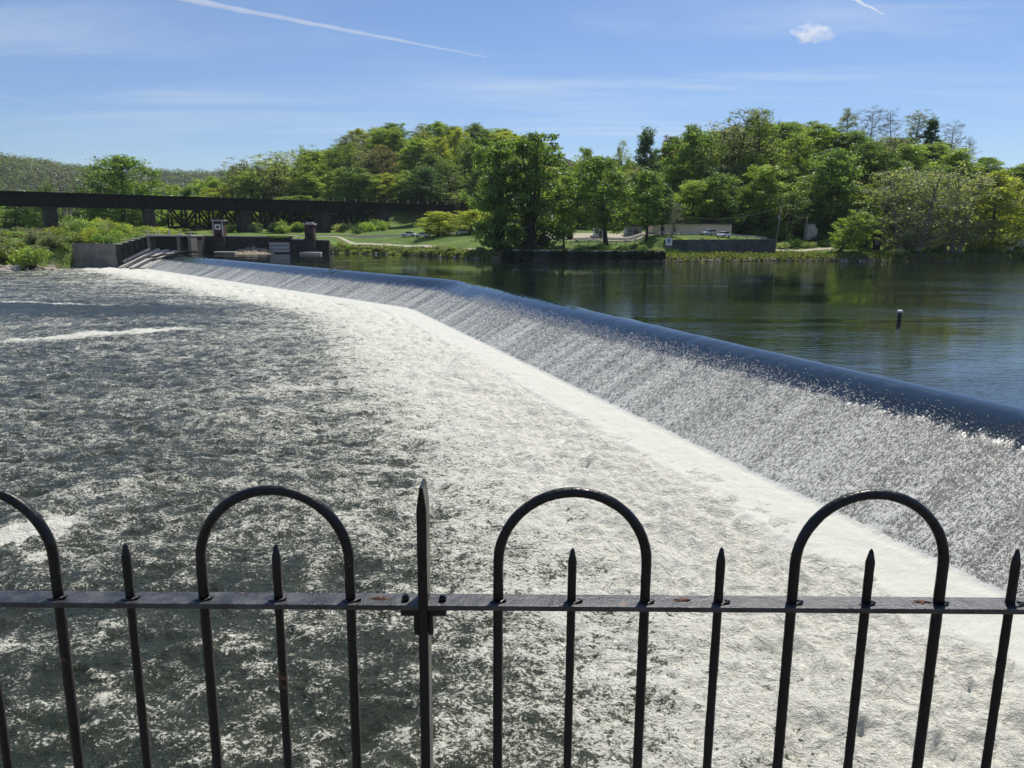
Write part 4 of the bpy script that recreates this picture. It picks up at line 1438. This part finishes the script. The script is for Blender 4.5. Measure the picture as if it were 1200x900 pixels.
# ------------------------------------------------------------------ railway bridge
def bridge():
    zt = 16.8
    def bp(px):
        # along a straight line in plan
        A_ = atY(-70, 225, 214); B_ = atY(530, 243, 315)
        # intersect the pixel column
        d = ray(px, 240); k = d.x / d.y
        t = (k * A_.y - A_.x) / ((B_.x - A_.x) - k * (B_.y - A_.y))
        return Vector((A_.x + (B_.x - A_.x) * t, A_.y + (B_.y - A_.y) * t, 0))
    a_ = bp(-70); m_ = bp(388); b_ = bp(530)
    u = (b_ - a_).normalized(); nrm = Vector((u.y, -u.x, 0))
    if nrm.y > 0: nrm = -nrm
    root = empty('railway_bridge', a_); tag(root, 'long black steel girder railway bridge crossing the left background', 'bridge')
    L1 = (m_ - a_).length; L2 = (b_ - a_).length
    def P(s, off, z): return a_ + u * s + nrm * off + Vector((0, 0, z))
    o_ = a_
    for off, nm in ((2.2, 'girder'), (-2.2, 'girder')):
        mb = MB()
        mb.beam(P(0, off, zt - 2.3), P(L1, off, zt - 2.3), .25, 3.7)
        mb.beam(P(0, off, zt - .42), P(L1, off, zt - .42), .7, .14); mb.beam(P(0, off, zt - 4.2), P(L1, off, zt - 4.2), .7, .14)
        s = 1.0
        while s < L1:
            for sg in (-1, 1): mb.beam(P(s, off + sg * .22, zt - 4.1), P(s, off + sg * .22, zt - .5), .12, .18, up=tuple(u))
            s += 2.2
        mb.beam(P(L1 + .1, off, zt - 1.6), P(L2, off, zt - 1.6), .25, 2.2); mb.beam(P(L1 + .1, off, zt - 2.75), P(L2, off, zt - 2.75), .6, .12)
        mb.build(nm, M['steel_dark'], root, origin=o_)
    mb = MB(); mb.beam(P(0, 0, zt - .2), P(L2, 0, zt - .2), 6.4, .28); mb.build('deck', M['timber_dark'], root, origin=o_)
    mb = MB()
    s = .5
    while s < L2:
        mb = MB(); mb.beam(P(s, 3.1, zt - .1), P(s, 3.1, zt + 1.15), .22, .22, up=tuple(u)); s += 4.4
        mb.build('railing_post', M['pale_stone'], root, origin=o_)
    mb = MB()
    for z in (zt + .5, zt + 1.0): mb.beam(P(0, 3.1, z), P(L2, 3.1, z), .05, .06)
    mb.build('handrail', M['steel_dark'], root, origin=o_)
    for px, w, mat in ((57, 3.6, 'stone_dark'), (173, 2.8, 'stone_wall'), (285, 3.4, 'stone_dark'), (377, 3.4, 'stone_dark'), (447, 3.0, 'stone_dark'), (524, 6.0, 'stone_dark')):
        q = bp(px); zb = Tz(q.x, q.y) - 1
        mb = MB(); ztp = zt - 4.3 if px < 388 else zt - 2.85
        mb.box((q.x, q.y, (zb + ztp) / 2 - .2), (w, 7.0, ztp - zb - .4), rz=math.atan2(u.y, u.x), taper=.9)
        mb.box((q.x, q.y, ztp - .2), (w + .5, 7.4, .4), rz=math.atan2(u.y, u.x))
        mb.build('pier', M[mat], root, origin=o_)
    # older truss spans behind
    off = -16.0
    s0 = (bp(214) - a_).length; s1 = (bp(452) - a_).length
    o2 = P(s0, off, 0)
    root2 = empty('truss_bridge', o2); tag(root2, 'dark lattice truss spans seen beneath the girder bridge', 'bridge')
    zlo, zhi = 7.0, 13.6
    for of in (off, off - 5):
        mb = MB()
        mb.beam(P(s0, of, zhi), P(s1, of, zhi), .6, .8); mb.beam(P(s0, of, zlo), P(s1, of, zlo), .6, .8)
        mb.build('chord', M['steel_dark'], root2, origin=o2)
        n = 16; st = (s1 - s0) / n
        mb = MB()
        for i in range(n + 1):
            mb.beam(P(s0 + i * st, of, zlo), P(s0 + i * st, of, zhi), .55, .55, up=tuple(u))
        for i in range(n):
            a2, b2 = (zlo, zhi) if i % 2 else (zhi, zlo)
            mb.beam(P(s0 + i * st, of, a2), P(s0 + (i + 1) * st, of, b2), .6, .6)
        mb.build('lattice', M['steel_dark'], root2, origin=o2)
    mb = MB(); mb.beam(P(s0, off - 2.5, zhi + .5), P(s1, off - 2.5, zhi + .5), 6, .3); mb.build('deck', M['timber_dark'], root2, origin=o2)
    for s in np.linspace(s0, s1, 5):
        mb = MB(); q = P(float(s), off - 2.5, 0); zb = Tz(q.x, q.y) - 1
        mb.box((q.x, q.y, (zb + zlo - .35) / 2), (2.2, 7, zlo - .35 - zb), rz=math.atan2(u.y, u.x)); mb.build('pier', M['stone_dark'], root2, origin=o2)


bridge()

# ------------------------------------------------------------------ far bank furniture
def ribbon(name, pts, w, mat, lift=.06):
    """path laid on the ground: pts in plan"""
    P = [Vector((p[0], p[1])) for p in pts]
    fine = []
    for a_, b_ in zip(P[:-1], P[1:]):
        n = max(2, int((b_ - a_).length / 1.0))
        fine += [a_.lerp(b_, i / n) for i in range(n)]
    fine.append(P[-1])
    V = []
    for i, p in enumerate(fine):
        d = (fine[min(i + 1, len(fine) - 1)] - fine[max(i - 1, 0)]).normalized(); nn = Vector((-d.y, d.x))
        for k in (-1, -.33, .33, 1):
            q = p + nn * (k * w / 2)
            V.append((q.x, q.y, Tz(q.x, q.y) + lift))
    o = np_mesh(name, V, grid_faces(len(fine), 4), M[mat], smooth=True)
    tag(o, kind='structure')


def gpt(px, py, guess):
    """point on the terrain seen at this pixel"""
    Y = guess
    lo, hi = guess - 45, guess + 60
    best = None
    for y in np.arange(lo, hi, .5):
        p = atY(px, py, float(y))
        if p.z <= Tz(p.x, p.y): return (p.x, p.y)
    return (atY(px, py, guess).x, guess)


pts = [(-70, 240), (-52, 232), (-38, 221), (-26, 210), (-14, 192), (-6, 183)]
ribbon('path', pts, 2.4, 'path', .09)
ribbon('parking_lot', [(-75, 247), (-40, 243), (-10, 229), (4, 208)], 6.0, 'asphalt', .05)
ribbon('road', [(8, 200), (30, 199), (60, 199), (76, 202)], 5.0, 'asphalt', .10)
ribbon('path', [(64, 190), (72, 190), (82, 194)], 2.0, 'path', .09)


def car_mesh(name, X, Y, rz, paint, label):
    root = empty(name, (X, Y, Tz(X, Y) + .1), rz); tag(root, label, 'car')
    # body profile, length along x
    mb = MB()
    prof = [(-2.2, .35), (2.15, .35), (2.25, .6), (2.15, .82), (1.2, .95), (-1.9, 1.0), (-2.2, .9), (-2.27, .6)]
    mb.prism(prof, -.86, .86)
    mb.build('body', paint, root, bevel=.06)
    mb = MB(); mb.prism([(-1.75, .99), (1.05, .96), (.35, 1.46), (-1.2, 1.48)], -.74, .74)
    mb.build('cabin', M['glass_dark'], root, bevel=.04)
    mb = MB(); mb.prism([(-1.25, 1.45), (.42, 1.43), (.30, 1.50), (-1.15, 1.52)], -.70, .70)
    mb.build('roof', paint, root, bevel=.02)
    for sx in (-1.35, 1.4):
        for sy in (-.80, .80):
            mb = MB(); mb.tube([(sx, sy - .1, .32), (sx, sy + .1, .32)], .32, 14)
            wv = mb.build('wheel', M['rubber'], root)
            mb = MB(); mb.tube([(sx, sy - .11, .32), (sx, sy + .11, .32)], .18, 10); mb.build('rim', M['grey_panel'], wv)
    for sy in (-.6, .6):
        mb = MB(); mb.box((2.21, sy, .68), (.06, .36, .16)); mb.build('headlight', M['white_paint'], root)


M['car_white'] = basic('car_white', (.75, .76, .78), None, 1, .25, 0)
M['car_silver'] = basic('car_silver', (.50, .52, .55), None, 1, .25, 0)
M['car_dark'] = basic('car_dark', (.04, .045, .055), None, 1, .25, 0)


def carpx(px, Y, rz, paint, label): car_mesh('parked_car', atY(px, 275, Y).x, Y, rz, paint, label)


carpx(479, 233, R(163), M['car_white'], 'white parked car under the bridge end, left one of two white cars')
carpx(495, 227, R(165), M['car_white'], 'white parked car just left of the yellow-green rounded trees')
carpx(541, 221, R(120), M['car_silver'], 'pale parked car in the shade under the yellow-green trees')
carpx(555, 219, R(110), M['car_dark'], 'dark parked car under the right yellow-green tree')
carpx(831, 189, R(205), M['car_silver'], 'silver car behind the guard rail in front of the beige building, left of two')
carpx(848, 186.5, R(230), M['car_white'], 'white car at the guard rail by the beige building, right of two')

# picnic bench on the lawn
p = atY(562, 283, 206)
root = empty('picnic_table', (p.x, 204, Tz(p.x, 204))); tag(root, 'dark picnic table on the lawn', 'table')
mb = MB(); mb.box((0, 0, .75), (1.8, .75, .06)); mb.build('table_top', M['timber_dark'], root)
for s in (-1, 1):
    mb = MB(); mb.box((0, s * .65, .45), (1.8, .28, .05)); mb.build('seat', M['timber_dark'], root)
    mb = MB(); mb.beam((s * .65, -.6, 0), (s * .65, .25, .73), .09, .09); mb.beam((s * .65, .6, 0), (s * .65, -.25, .73), .09, .09); mb.build('leg', M['timber_dark'], root)

# long beige building
def building():
    Y0 = 200.5
    a_ = atY(765, 275, Y0).x; b_ = atY(857, 275, Y0).x
    zt = atY(800, 262.5, Y0).z; zb = Tz((a_ + b_) / 2, Y0) - .3
    root = empty('long_building', ((a_ + b_) / 2, Y0 + 4, zb)); tag(root, 'long low beige building with flat dark roof behind the guard rail', 'building')
    w = b_ - a_; h = zt - zb
    mb = MB(); mb.box((0, 0, h / 2), (w, 8, h)); mb.build('wall', M['beige_wall'], root)
    mb = MB(); mb.box((0, -.1, h + .18), (w + .7, 8.8, .34)); mb.build('roof', M['roof_dark'], root)
    for px in (776.5, 790):
        x = atY(px, 270, Y0).x - (a_ + b_) / 2
        mb = MB()
        for dx, dz, sx, sz in ((-.42, 0, .1, 1.35), (.42, 0, .1, 1.35), (0, .62, .74, .1), (0, -.62, .74, .1), (0, 0, .74, .07)):
            mb.box((x + dx, -4.05, h * .55 + dz), (sx, .12, sz))
        fr = mb.build('window', M['timber_dark'], root)
        mb = MB(); mb.box((x, -4.02, h * .55), (.78, .06, 1.2)); mb.build('pane', M['glass_dark'], fr)


building()


def shed(name, px0, px1, Y, top, mat, roofm, label, cat, gable=True, d=5.0, rise=1.2):
    a_ = atY(px0, 275, Y).x; b_ = atY(px1, 275, Y).x; cx = (a_ + b_) / 2; w = b_ - a_
    zb = Tz(cx, Y) - .4; zt = atY(px0, top, Y).z
    root = empty(name, (cx, Y + d / 2, zb)); tag(root, label, cat)
    h = zt - zb - rise
    mb = MB(); mb.box((0, 0, h / 2), (w, d, h)); mb.build('wall', mat, root)
    mb = MB(); mb.prism([(-w / 2 - .3, h), (w / 2 + .3, h), (0, h + rise)] if gable == 'front' else [(-w / 2 - .3, h), (w / 2 + .3, h), (w / 2 - .4, h + rise), (-w / 2 + .4, h + rise)], -d / 2 - .3, d / 2 + .3)
    mb.build('roof', roofm, root)
    mb = MB(); mb.box((w * .12, -d / 2 - .03, min(1.0, h * .4)), (min(1, w * .3), .07, min(2.0, h * .75))); mb.build('door', M['glass_dark'], root)
    mb = MB(); mb.box((-w * .25, -d / 2 - .03, h * .55), (w * .2, .07, h * .3)); mb.build('window', M['glass_dark'], root)
    return root


shed('white_house', 697, 708, 203, 258.5, M['white_paint'], M['roof_grey'], 'small white house glimpsed behind the broad forked tree', 'house', 'front')
shed('grey_house', 734, 752, 206, 260, M['grey_panel'], M['roof_dark'], 'low grey house half hidden behind the narrow green tree', 'house', True)
# roofs on the plateau
shed('hilltop_building', 702, 726, 385, 186.5, M['grey_panel'], M['roof_grey'], 'long grey-roofed building on the hilltop skyline', 'building', True, 12, 3.0)
shed('hilltop_building', 644, 664, 385, 187.5, M['grey_panel'], M['roof_grey'], 'grey roof on the skyline right of the tall riverbank trees', 'building', True, 12, 3.0)
# red machine
p = atY(664, 275, 199)
root = empty('red_tractor', (p.x, 199, Tz(p.x, 199)), R(190)); tag(root, 'small red tractor parked on the tan gravel', 'tractor')
mb = MB(); mb.prism([(-.2, .6), (1.6, .6), (1.6, 1.3), (-.2, 1.45)], -.4, .4); mb.build('bonnet', M['red_paint'], root, bevel=.04)
mb = MB(); mb.prism([(-1.4, .6), (-.2, .6), (-.3, 2.1), (-1.3, 2.1)], -.6, .6); mb.build('cab', M['red_paint'], root, bevel=.04)
mb = MB(); mb.box((-.8, 0, 2.2), (1.4, 1.5, .12)); mb.build('roof', M['red_paint'], root)
mb = MB(); mb.box((-.8, 0, 1.65), (.8, 1.24, .6)); mb.build('window', M['glass_dark'], root)
for sx, r_ in ((-.9, .65), (1.2, .42)):
    for sy in (-.75, .75):
        mb = MB(); mb.tube([(sx, sy - .15, r_), (sx, sy + .15, r_)], r_, 14); mb.build('wheel', M['rubber'], root)

# walls along the bank
wall_strip('river_wall', 588, 700, 171.0, 168.6, 2.0, 2.0, -3, .9, M['stone_wall'], 'low dark stone river wall with pale coping below the big trees, left half', cap='pale_stone')
wall_strip('river_wall', 701, 781, 168.6, 167.2, 2.0, 2.0, -3, .9, M['stone_wall'], 'low dark stone river wall with pale coping below the narrow trees, right half', cap='pale_stone')
wall_strip('retaining_wall', 780, 909, 177.0, 185.8, 4.6, 4.9, .6, .9, M['graffiti'], 'tall dark retaining wall with faint pale graffiti under the guard rail')
def wall_ivy():
    rng = np.random.default_rng(55)
    n = 9000
    pa = atY(588, 280, 171.0); pb = atY(781, 280, 167.2)
    q = rng.random(n)
    dens = fbm(q * 22, q * 0 + 1.7, 4, .6, 8)
    z = -.1 + 2.5 * rng.random(n)
    k = (dens + .5 * rng.normal(size=n) * .5 + (z - 1.2) * .12) > -.05
    q, z = q[k], z[k]; n = len(q)
    X = pa.x + (pb.x - pa.x) * q; Y = pa.y + (pb.y - pa.y) * q - .15 - .5 * rng.random(n) * np.clip(1.2 - np.abs(z - 1.6), .2, 1)
    c = np.stack([X, Y, z], -1)
    v, f, var = leaves_np(rng, c, np.full(n, .2), 2, .16)
    o = np_mesh('wall_creeper', v, f, M['leaf'])
    at = o.data.attributes.new('leafvar', 'FLOAT', 'POINT'); at.data.foreach_set('value', var.astype(np.float32))
    o.color = (.07, .10, .04, 1)
    tag(o, 'dark creepers and weeds hanging over the low river wall', 'creeper', kind='stuff')


wall_ivy()
# sign on the wall
a_ = atY(783.5, 288, 176.4)
root = empty('white_sign', (a_.x, 176.3, Tz(a_.x, 175) + .2), R(3)); tag(root, 'white square notice board in front of the dark retaining wall', 'sign')
mb = MB(); mb.box((0, 0, 2.35), (1.5, .06, 1.7)); b_ = mb.build('board', M['white_paint'], root)
mb = MB(); mb.box((0, -.04, 2.45), (.85, .02, .95)); mb.build('printed_panel', M['grey_panel'], b_)
for s in (-.5, .5):
    mb = MB(); mb.box((s, .06, 1.3), (.09, .06, 2.6)); mb.build('leg', M['wood_grey'], root)


# guard rail
def guard_rail():
    a_ = atY(668, 277, 188); b_ = atY(908, 278, 188.2)
    root = empty('guard_rail', (a_.x, a_.y, 0)); tag(root, 'long pale guard rail on short posts along the road above the retaining wall', 'guard rail')
    n = 22
    mr = MB(); prev = None
    for i in range(n + 1):
        x = a_.x + (b_.x - a_.x) * i / n; y = a_.y + (b_.y - a_.y) * i / n; z = Tz(x, y)
        if i % 1 == 0:
            mb = MB(); mb.box((x, y + .08, z + .45), (.16, .16, .95)); mb.build('post', M['wood_grey'], root, origin=(a_.x, a_.y, 0))
        if prev:
            mr.beam(prev[0], (x, y, z + .62), .05, .16); mr.beam(prev[1], (x, y, z + .86), .05, .16)
        prev = ((x, y, z + .62), (x, y, z + .86))
    mr.build('rail', M['pale_stone'], root, origin=(a_.x, a_.y, 0))


guard_rail()

# low boulders edging the gravel
for i, px in enumerate((676, 692, 702, 735, 746, 757, 772, 783, 797, 806)):
    X = atY(px, 275, 193).x
    rock(X, 193 + (i % 3), Tz(X, 193) + .2, .55, 'dark boulder edging the tan gravel strip', 'boulders along the gravel')

# utility poles and wire
def pole(px, Y, top, lean, label, arm=True):
    X = atY(px, 278, Y).x; zb = Tz(X, Y) - .3; zt = atY(px, top, Y).z
    root = empty('utility_pole', (X, Y, zb)); tag(root, label, 'pole')
    h = zt - zb
    mb = MB(); mb.tube([(0, 0, 0), (lean * .5, 0, h * .5), (lean, 0, h)], [.17, .15, .11], 9); mb.build('shaft', M['wood_grey'], root)
    if arm:
        mb = MB(); mb.box((lean * .85, 0, h * .86), (1.1, .1, .12)); mb.build('crossarm', M['wood_grey'], root)
        mb = MB(); mb.tube([(lean * .74 - .28, -.1, h * .70), (lean * .74 - .28, -.1, h * .78)], .2, 10); mb.build('transformer', M['grey_panel'], root)
    return Vector((X + lean, Y, zt - .2))


t1 = pole(909, 187, 240.5, .9, 'leaning grey wooden utility pole at the end of the dark retaining wall')
t2 = pole(944, 200, 254, 0.05, 'thin dark pole left of the pale panel hut', arm=False)


def wire(a_, b_, sag, label):
    mb = MB(); P = []
    for i in range(17):
        t = i / 16; p = a_.lerp(b_, t); p.z -= sag * 4 * t * (1 - t); P.append(p)
    mb.tube(P, .035, 5); o = mb.build('power_cable', M['wood_grey'], origin=a_); tag(o, label, 'cable')


wire(t1, t2, 1.0, 'sagging cable from the leaning utility pole to the thin dark pole')
wire(t1, atY(790, 250, 204), 2.2, 'long cable from the leaning utility pole over the beige building')

# pale panel hut with stairs
def hut():
    Y = 201.5; a_ = atY(946, 275, Y).x; b_ = atY(958, 275, Y).x; w = b_ - a_; cx = (a_ + b_) / 2; zb = Tz(cx, Y) - .2
    root = empty('panel_hut', (cx, Y, zb)); tag(root, 'narrow pale grey panelled hut with a dark sloping stair below the hill', 'hut')
    zt = atY(950, 263, Y).z - zb
    mb = MB(); mb.box((-w * .12, 1.2, zt / 2 + .6), (w * .72, 2.2, zt - 1.2)); mb.build('wall', M['pale_stone'], root)
    mb = MB(); mb.box((w * .37, 1.2, zt / 2 + .2), (w * .25, 2.0, zt - 2.2)); mb.build('side_wall', M['pale_stone'], root)
    mb = MB(); mb.box((-w * .12, 1.2, zt + .09), (w * .8, 2.5, .16)); mb.build('roof', M['roof_grey'], root)
    mb = MB()
    for x in (-w * .4, 0, w * .42): mb.box((x, .3, zt * .22), (.14, .14, zt * .44))
    mb.build('leg', M['timber_dark'], root)
    mb = MB(); mb.beam((-w * .7, -.6, .3), (w * .5, -.4, zt * .42), .8, .2); mb.beam((-w * .7, -1.05, 1.1), (w * .5, -.85, zt * .42 + .8), .07, .07); mb.build('stair', M['timber_dark'], root)


hut()
# dark kiosk
p = atY(1029, 275, 193)
root = empty('notice_kiosk', (p.x, 193, Tz(p.x, 193))); tag(root, 'dark upright kiosk with two pale vertical panels by the right-hand trees', 'kiosk')
mb = MB(); mb.box((0, .2, 1.9), (1.7, .35, 3.6)); mb.box((0, .2, 3.8), (2.1, .8, .25)); mb.build('body', M['timber_dark'], root)
for s in (-.32, .32):
    mb = MB(); mb.box((s, -.01, 2.3), (.42, .06, 2.0)); mb.build('panel', M['grey_panel'], root)

# pale tent at right edge
p = atY(1189, 275, 199); zb = Tz(p.x, 199)
root = empty('white_tent', (p.x, 199, zb)); tag(root, 'pale pitched tent under the yellow-green tree at the right edge', 'tent')
mb = MB(); mb.prism([(-2.6, 0), (2.8, 0), (2.2, 2.0), (.3, 4.2), (-1.7, 2.0)], -2.0, 2.0); mb.build('canvas', M['pale_stone'], root, bevel=.1)
mb = MB(); mb.prism([(-.5, .02), (.7, .02), (.2, 1.8)], -2.06, -1.99); mb.build('door_flap', M['timber_dark'], root)
mb = MB(); mb.beam((-2.6, -1.9, .1), (-3.8, -2.2, .0), .05, .05); mb.beam((2.8, -1.9, .1), (4.0, -2.2, .0), .05, .05); mb.build('guy_rope', M['pale_stone'], root)

# channel marker in the pool
p = onz(1053.5, 376, 0.0)
root = empty('marker_buoy', (p.x, p.y, 0)); tag(root, 'slim dark marker buoy with a white cap floating in the pool', 'buoy')
k = p.y / F
mb = MB(); mb.tube([(0, 0, -.3), (0, 0, 4 * k), (0, 0, 9.5 * k)], [2.3 * k, 2.1 * k, 2.0 * k], 14); mb.build('body', M['roof_dark'], root)
mb = MB(); mb.tube([(0, 0, 4.5 * k), (0, 0, 6.3 * k)], 2.5 * k, 14); mb.build('band', M['rust'], root)
mb = MB(); mb.tube([(0, 0, 9.4 * k), (0, 0, 11.6 * k), (0, 0, 12.8 * k)], [3.2 * k, 3.5 * k, 1.8 * k], 14); mb.build('cap', M['white_paint'], root)

# ------------------------------------------------------------------ sky
SUN_EL = R(57)
SUN_AZ = R(25)       # to the right of the view direction (+Y)
sd = bpy.data.lights.new('sun', 'SUN'); sd.energy = 4.7; sd.angle = R(.53); sd.color = (1.0, .945, .84)
so = bpy.data.objects.new('sun', sd); COL.objects.link(so)
dirv = Vector((math.sin(SUN_AZ) * math.cos(SUN_EL), math.cos(SUN_AZ) * math.cos(SUN_EL), math.sin(SUN_EL)))
so.rotation_euler = dirv.to_track_quat('Z', 'Y').to_euler()
so.location = (0, 0, 60)

w = bpy.data.worlds.new('World'); scene.world = w; w.use_nodes = True
t = NT(w)
skyn = t.n('ShaderNodeTexSky', sky_type='NISHITA', sun_disc=False, sun_elevation=SUN_EL, sun_rotation=SUN_AZ, altitude=100, air_density=1.0, dust_density=.15, ozone_density=4.0)
gen = t.n('ShaderNodeTexCoord').outputs['Generated']
sep = t.n('ShaderNodeSeparateXYZ', {0: gen})
zc = t.math('ADD', t.math('MAXIMUM', sep.outputs[2], 0.0), .12)
cp = t.n('ShaderNodeCombineXYZ', {0: t.math('DIVIDE', sep.outputs[0], zc), 1: t.math('DIVIDE', sep.outputs[1], zc), 2: 0.0}).outputs[0]
rot = t.n('ShaderNodeMapping', {'Vector': cp, 'Rotation': (0, 0, R(-8)), 'Scale': (.28, 1.6, 1.0)}).outputs[0]
c1 = t.noise(rot, 1.1, 7, .6, .7)
cov = t.noise(cp, .35, 2, .5)
ci = t.math('MULTIPLY', t.ss(c1, .42, .78), t.ss(cov, .34, .6))
ci = t.math('MULTIPLY', ci, .75)
skc = t.mixc(ci, t.mixc(1.0, skyn.outputs[0], C(.93, .98, 1.12), 'MULTIPLY'), C(7.5, 8.2, 9.4))
bg = t.n('ShaderNodeBackground', {'Color': skc, 'Strength': .096})
wo = t.n('ShaderNodeOutputWorld'); t.t.links.new(bg.outputs[0], wo.inputs['Surface'])


# contrails and a small cloud: thin vapour volumes high in the air
def vapour_mat(name, dens, nscale=None, thr=(.4, .65)):
    m, t = new_mat(name)
    d = dens
    if nscale:
        pos = t.n('ShaderNodeTexCoord').outputs['Object']
        d = t.math('MULTIPLY', t.ss(t.noise(pos, nscale, 5, .65), *thr), dens)
    v = t.n('ShaderNodeVolumePrincipled', {'Color': C(1, 1, 1), 'Density': d, 'Anisotropy': .3})
    t.out(None, v.outputs[0])
    return m


def skypt(px, py, alt):
    d = ray(px, py); k = (alt - CAMZ) / d.z
    return Vector((0, 0, CAMZ)) + d * k


def contrail(px0, py0, px1, py1, r0, r1, dens, label):
    alt = 9000
    a_ = skypt(px0, py0, alt); b_ = skypt(px1, py1, alt)
    rng = random.Random(int(px0))
    pts = []; rr = []
    for i in range(25):
        q = i / 24
        p = a_.lerp(b_, q) + Vector((rng.gauss(0, 12), rng.gauss(0, 12), rng.gauss(0, 12)))
        pts.append(p - a_); rr.append((r0 + (r1 - r0) * q) * rng.uniform(.85, 1.15))
    mb = MB(); mb.tube(pts, rr, 10)
    o = mb.build('contrail', vapour_mat('vapour', dens)); o.location = a_
    tag(o, label, 'contrail')


contrail(180, -8, 570, 67, 130, 40, .0028, 'long white contrail slanting across the upper left sky')
contrail(975, -14, 1036, 17, 90, 30, .0045, 'short bright contrail at the top of the sky, right of centre')
contrail(-20, 110, 150, 137, 90, 40, .0006, 'faint thin contrail low in the left sky')

def cloudlet(px, py, wpx, hpx, dens, label):
    import bmesh
    c = skypt(px, py, 2500); k = (c - Vector((0, 0, CAMZ))).length / F
    bm = bmesh.new(); bmesh.ops.create_icosphere(bm, subdivisions=4, radius=1.0)
    me = bpy.data.meshes.new('cloud'); bm.to_mesh(me); bm.free()
    from mathutils import noise as mn
    for v in me.vertices:
        p = v.co.copy()
        v.co = p * (.78 + .55 * mn.noise(p * 1.3 + Vector((3.1, 0, 0))) + .22 * mn.noise(p * 3.1)) + Vector((.12 * p.y, 0, 0))
    me.materials.append(vapour_mat('cloud_vapour', dens, 2.0, (.36, .80)))
    o = bpy.data.objects.new('cloud', me); COL.objects.link(o)
    o.location = c; o.scale = (wpx * k / 2, wpx * k / 2, hpx * k / 2 * 1.1)
    tag(o, label, 'cloud')


cloudlet(953, 39, 46, 20, .0085, 'small white puff of cloud in the upper right sky')

# ------------------------------------------------------------------ air
mb = MB(); mb.box((0, 2900, 90), (8200, 6440, 206))
hm, t = new_mat('haze_air')
t.out(None, t.n('ShaderNodeVolumePrincipled', {'Color': C(.80, .88, 1.0), 'Density': .00006, 'Anisotropy': .2}).outputs[0])
o = mb.build('haze', hm); tag(o, 'thin blue summer haze over the whole valley', 'haze', kind='stuff')

# ------------------------------------------------------------------ render settings
scene.view_settings.view_transform = 'Standard'
scene.view_settings.look = 'None'
scene.view_settings.exposure = 0.0
scene.view_settings.gamma = 1.0
scene.cycles.use_denoising = True
scene.cycles.denoiser = 'OPENIMAGEDENOISE'
scene.cycles.denoising_input_passes = 'RGB_ALBEDO_NORMAL'
scene.cycles.denoising_prefilter = 'ACCURATE'
scene.cycles.max_bounces = 6
scene.cycles.volume_bounces = 3
scene.cycles.diffuse_bounces = 3
scene.cycles.glossy_bounces = 3
scene.cycles.transmission_bounces = 4
scene.cycles.transparent_max_bounces = 6
scene.cycles.sample_clamp_indirect = 6
scene.cycles.caustics_reflective = False
scene.cycles.caustics_refractive = False

# remove unused prototypes
for k, P in PROTO.items():
    if not P['used']:
        for ch in list(P['root'].children): bpy.data.objects.remove(ch)
        bpy.data.objects.remove(P['root'])
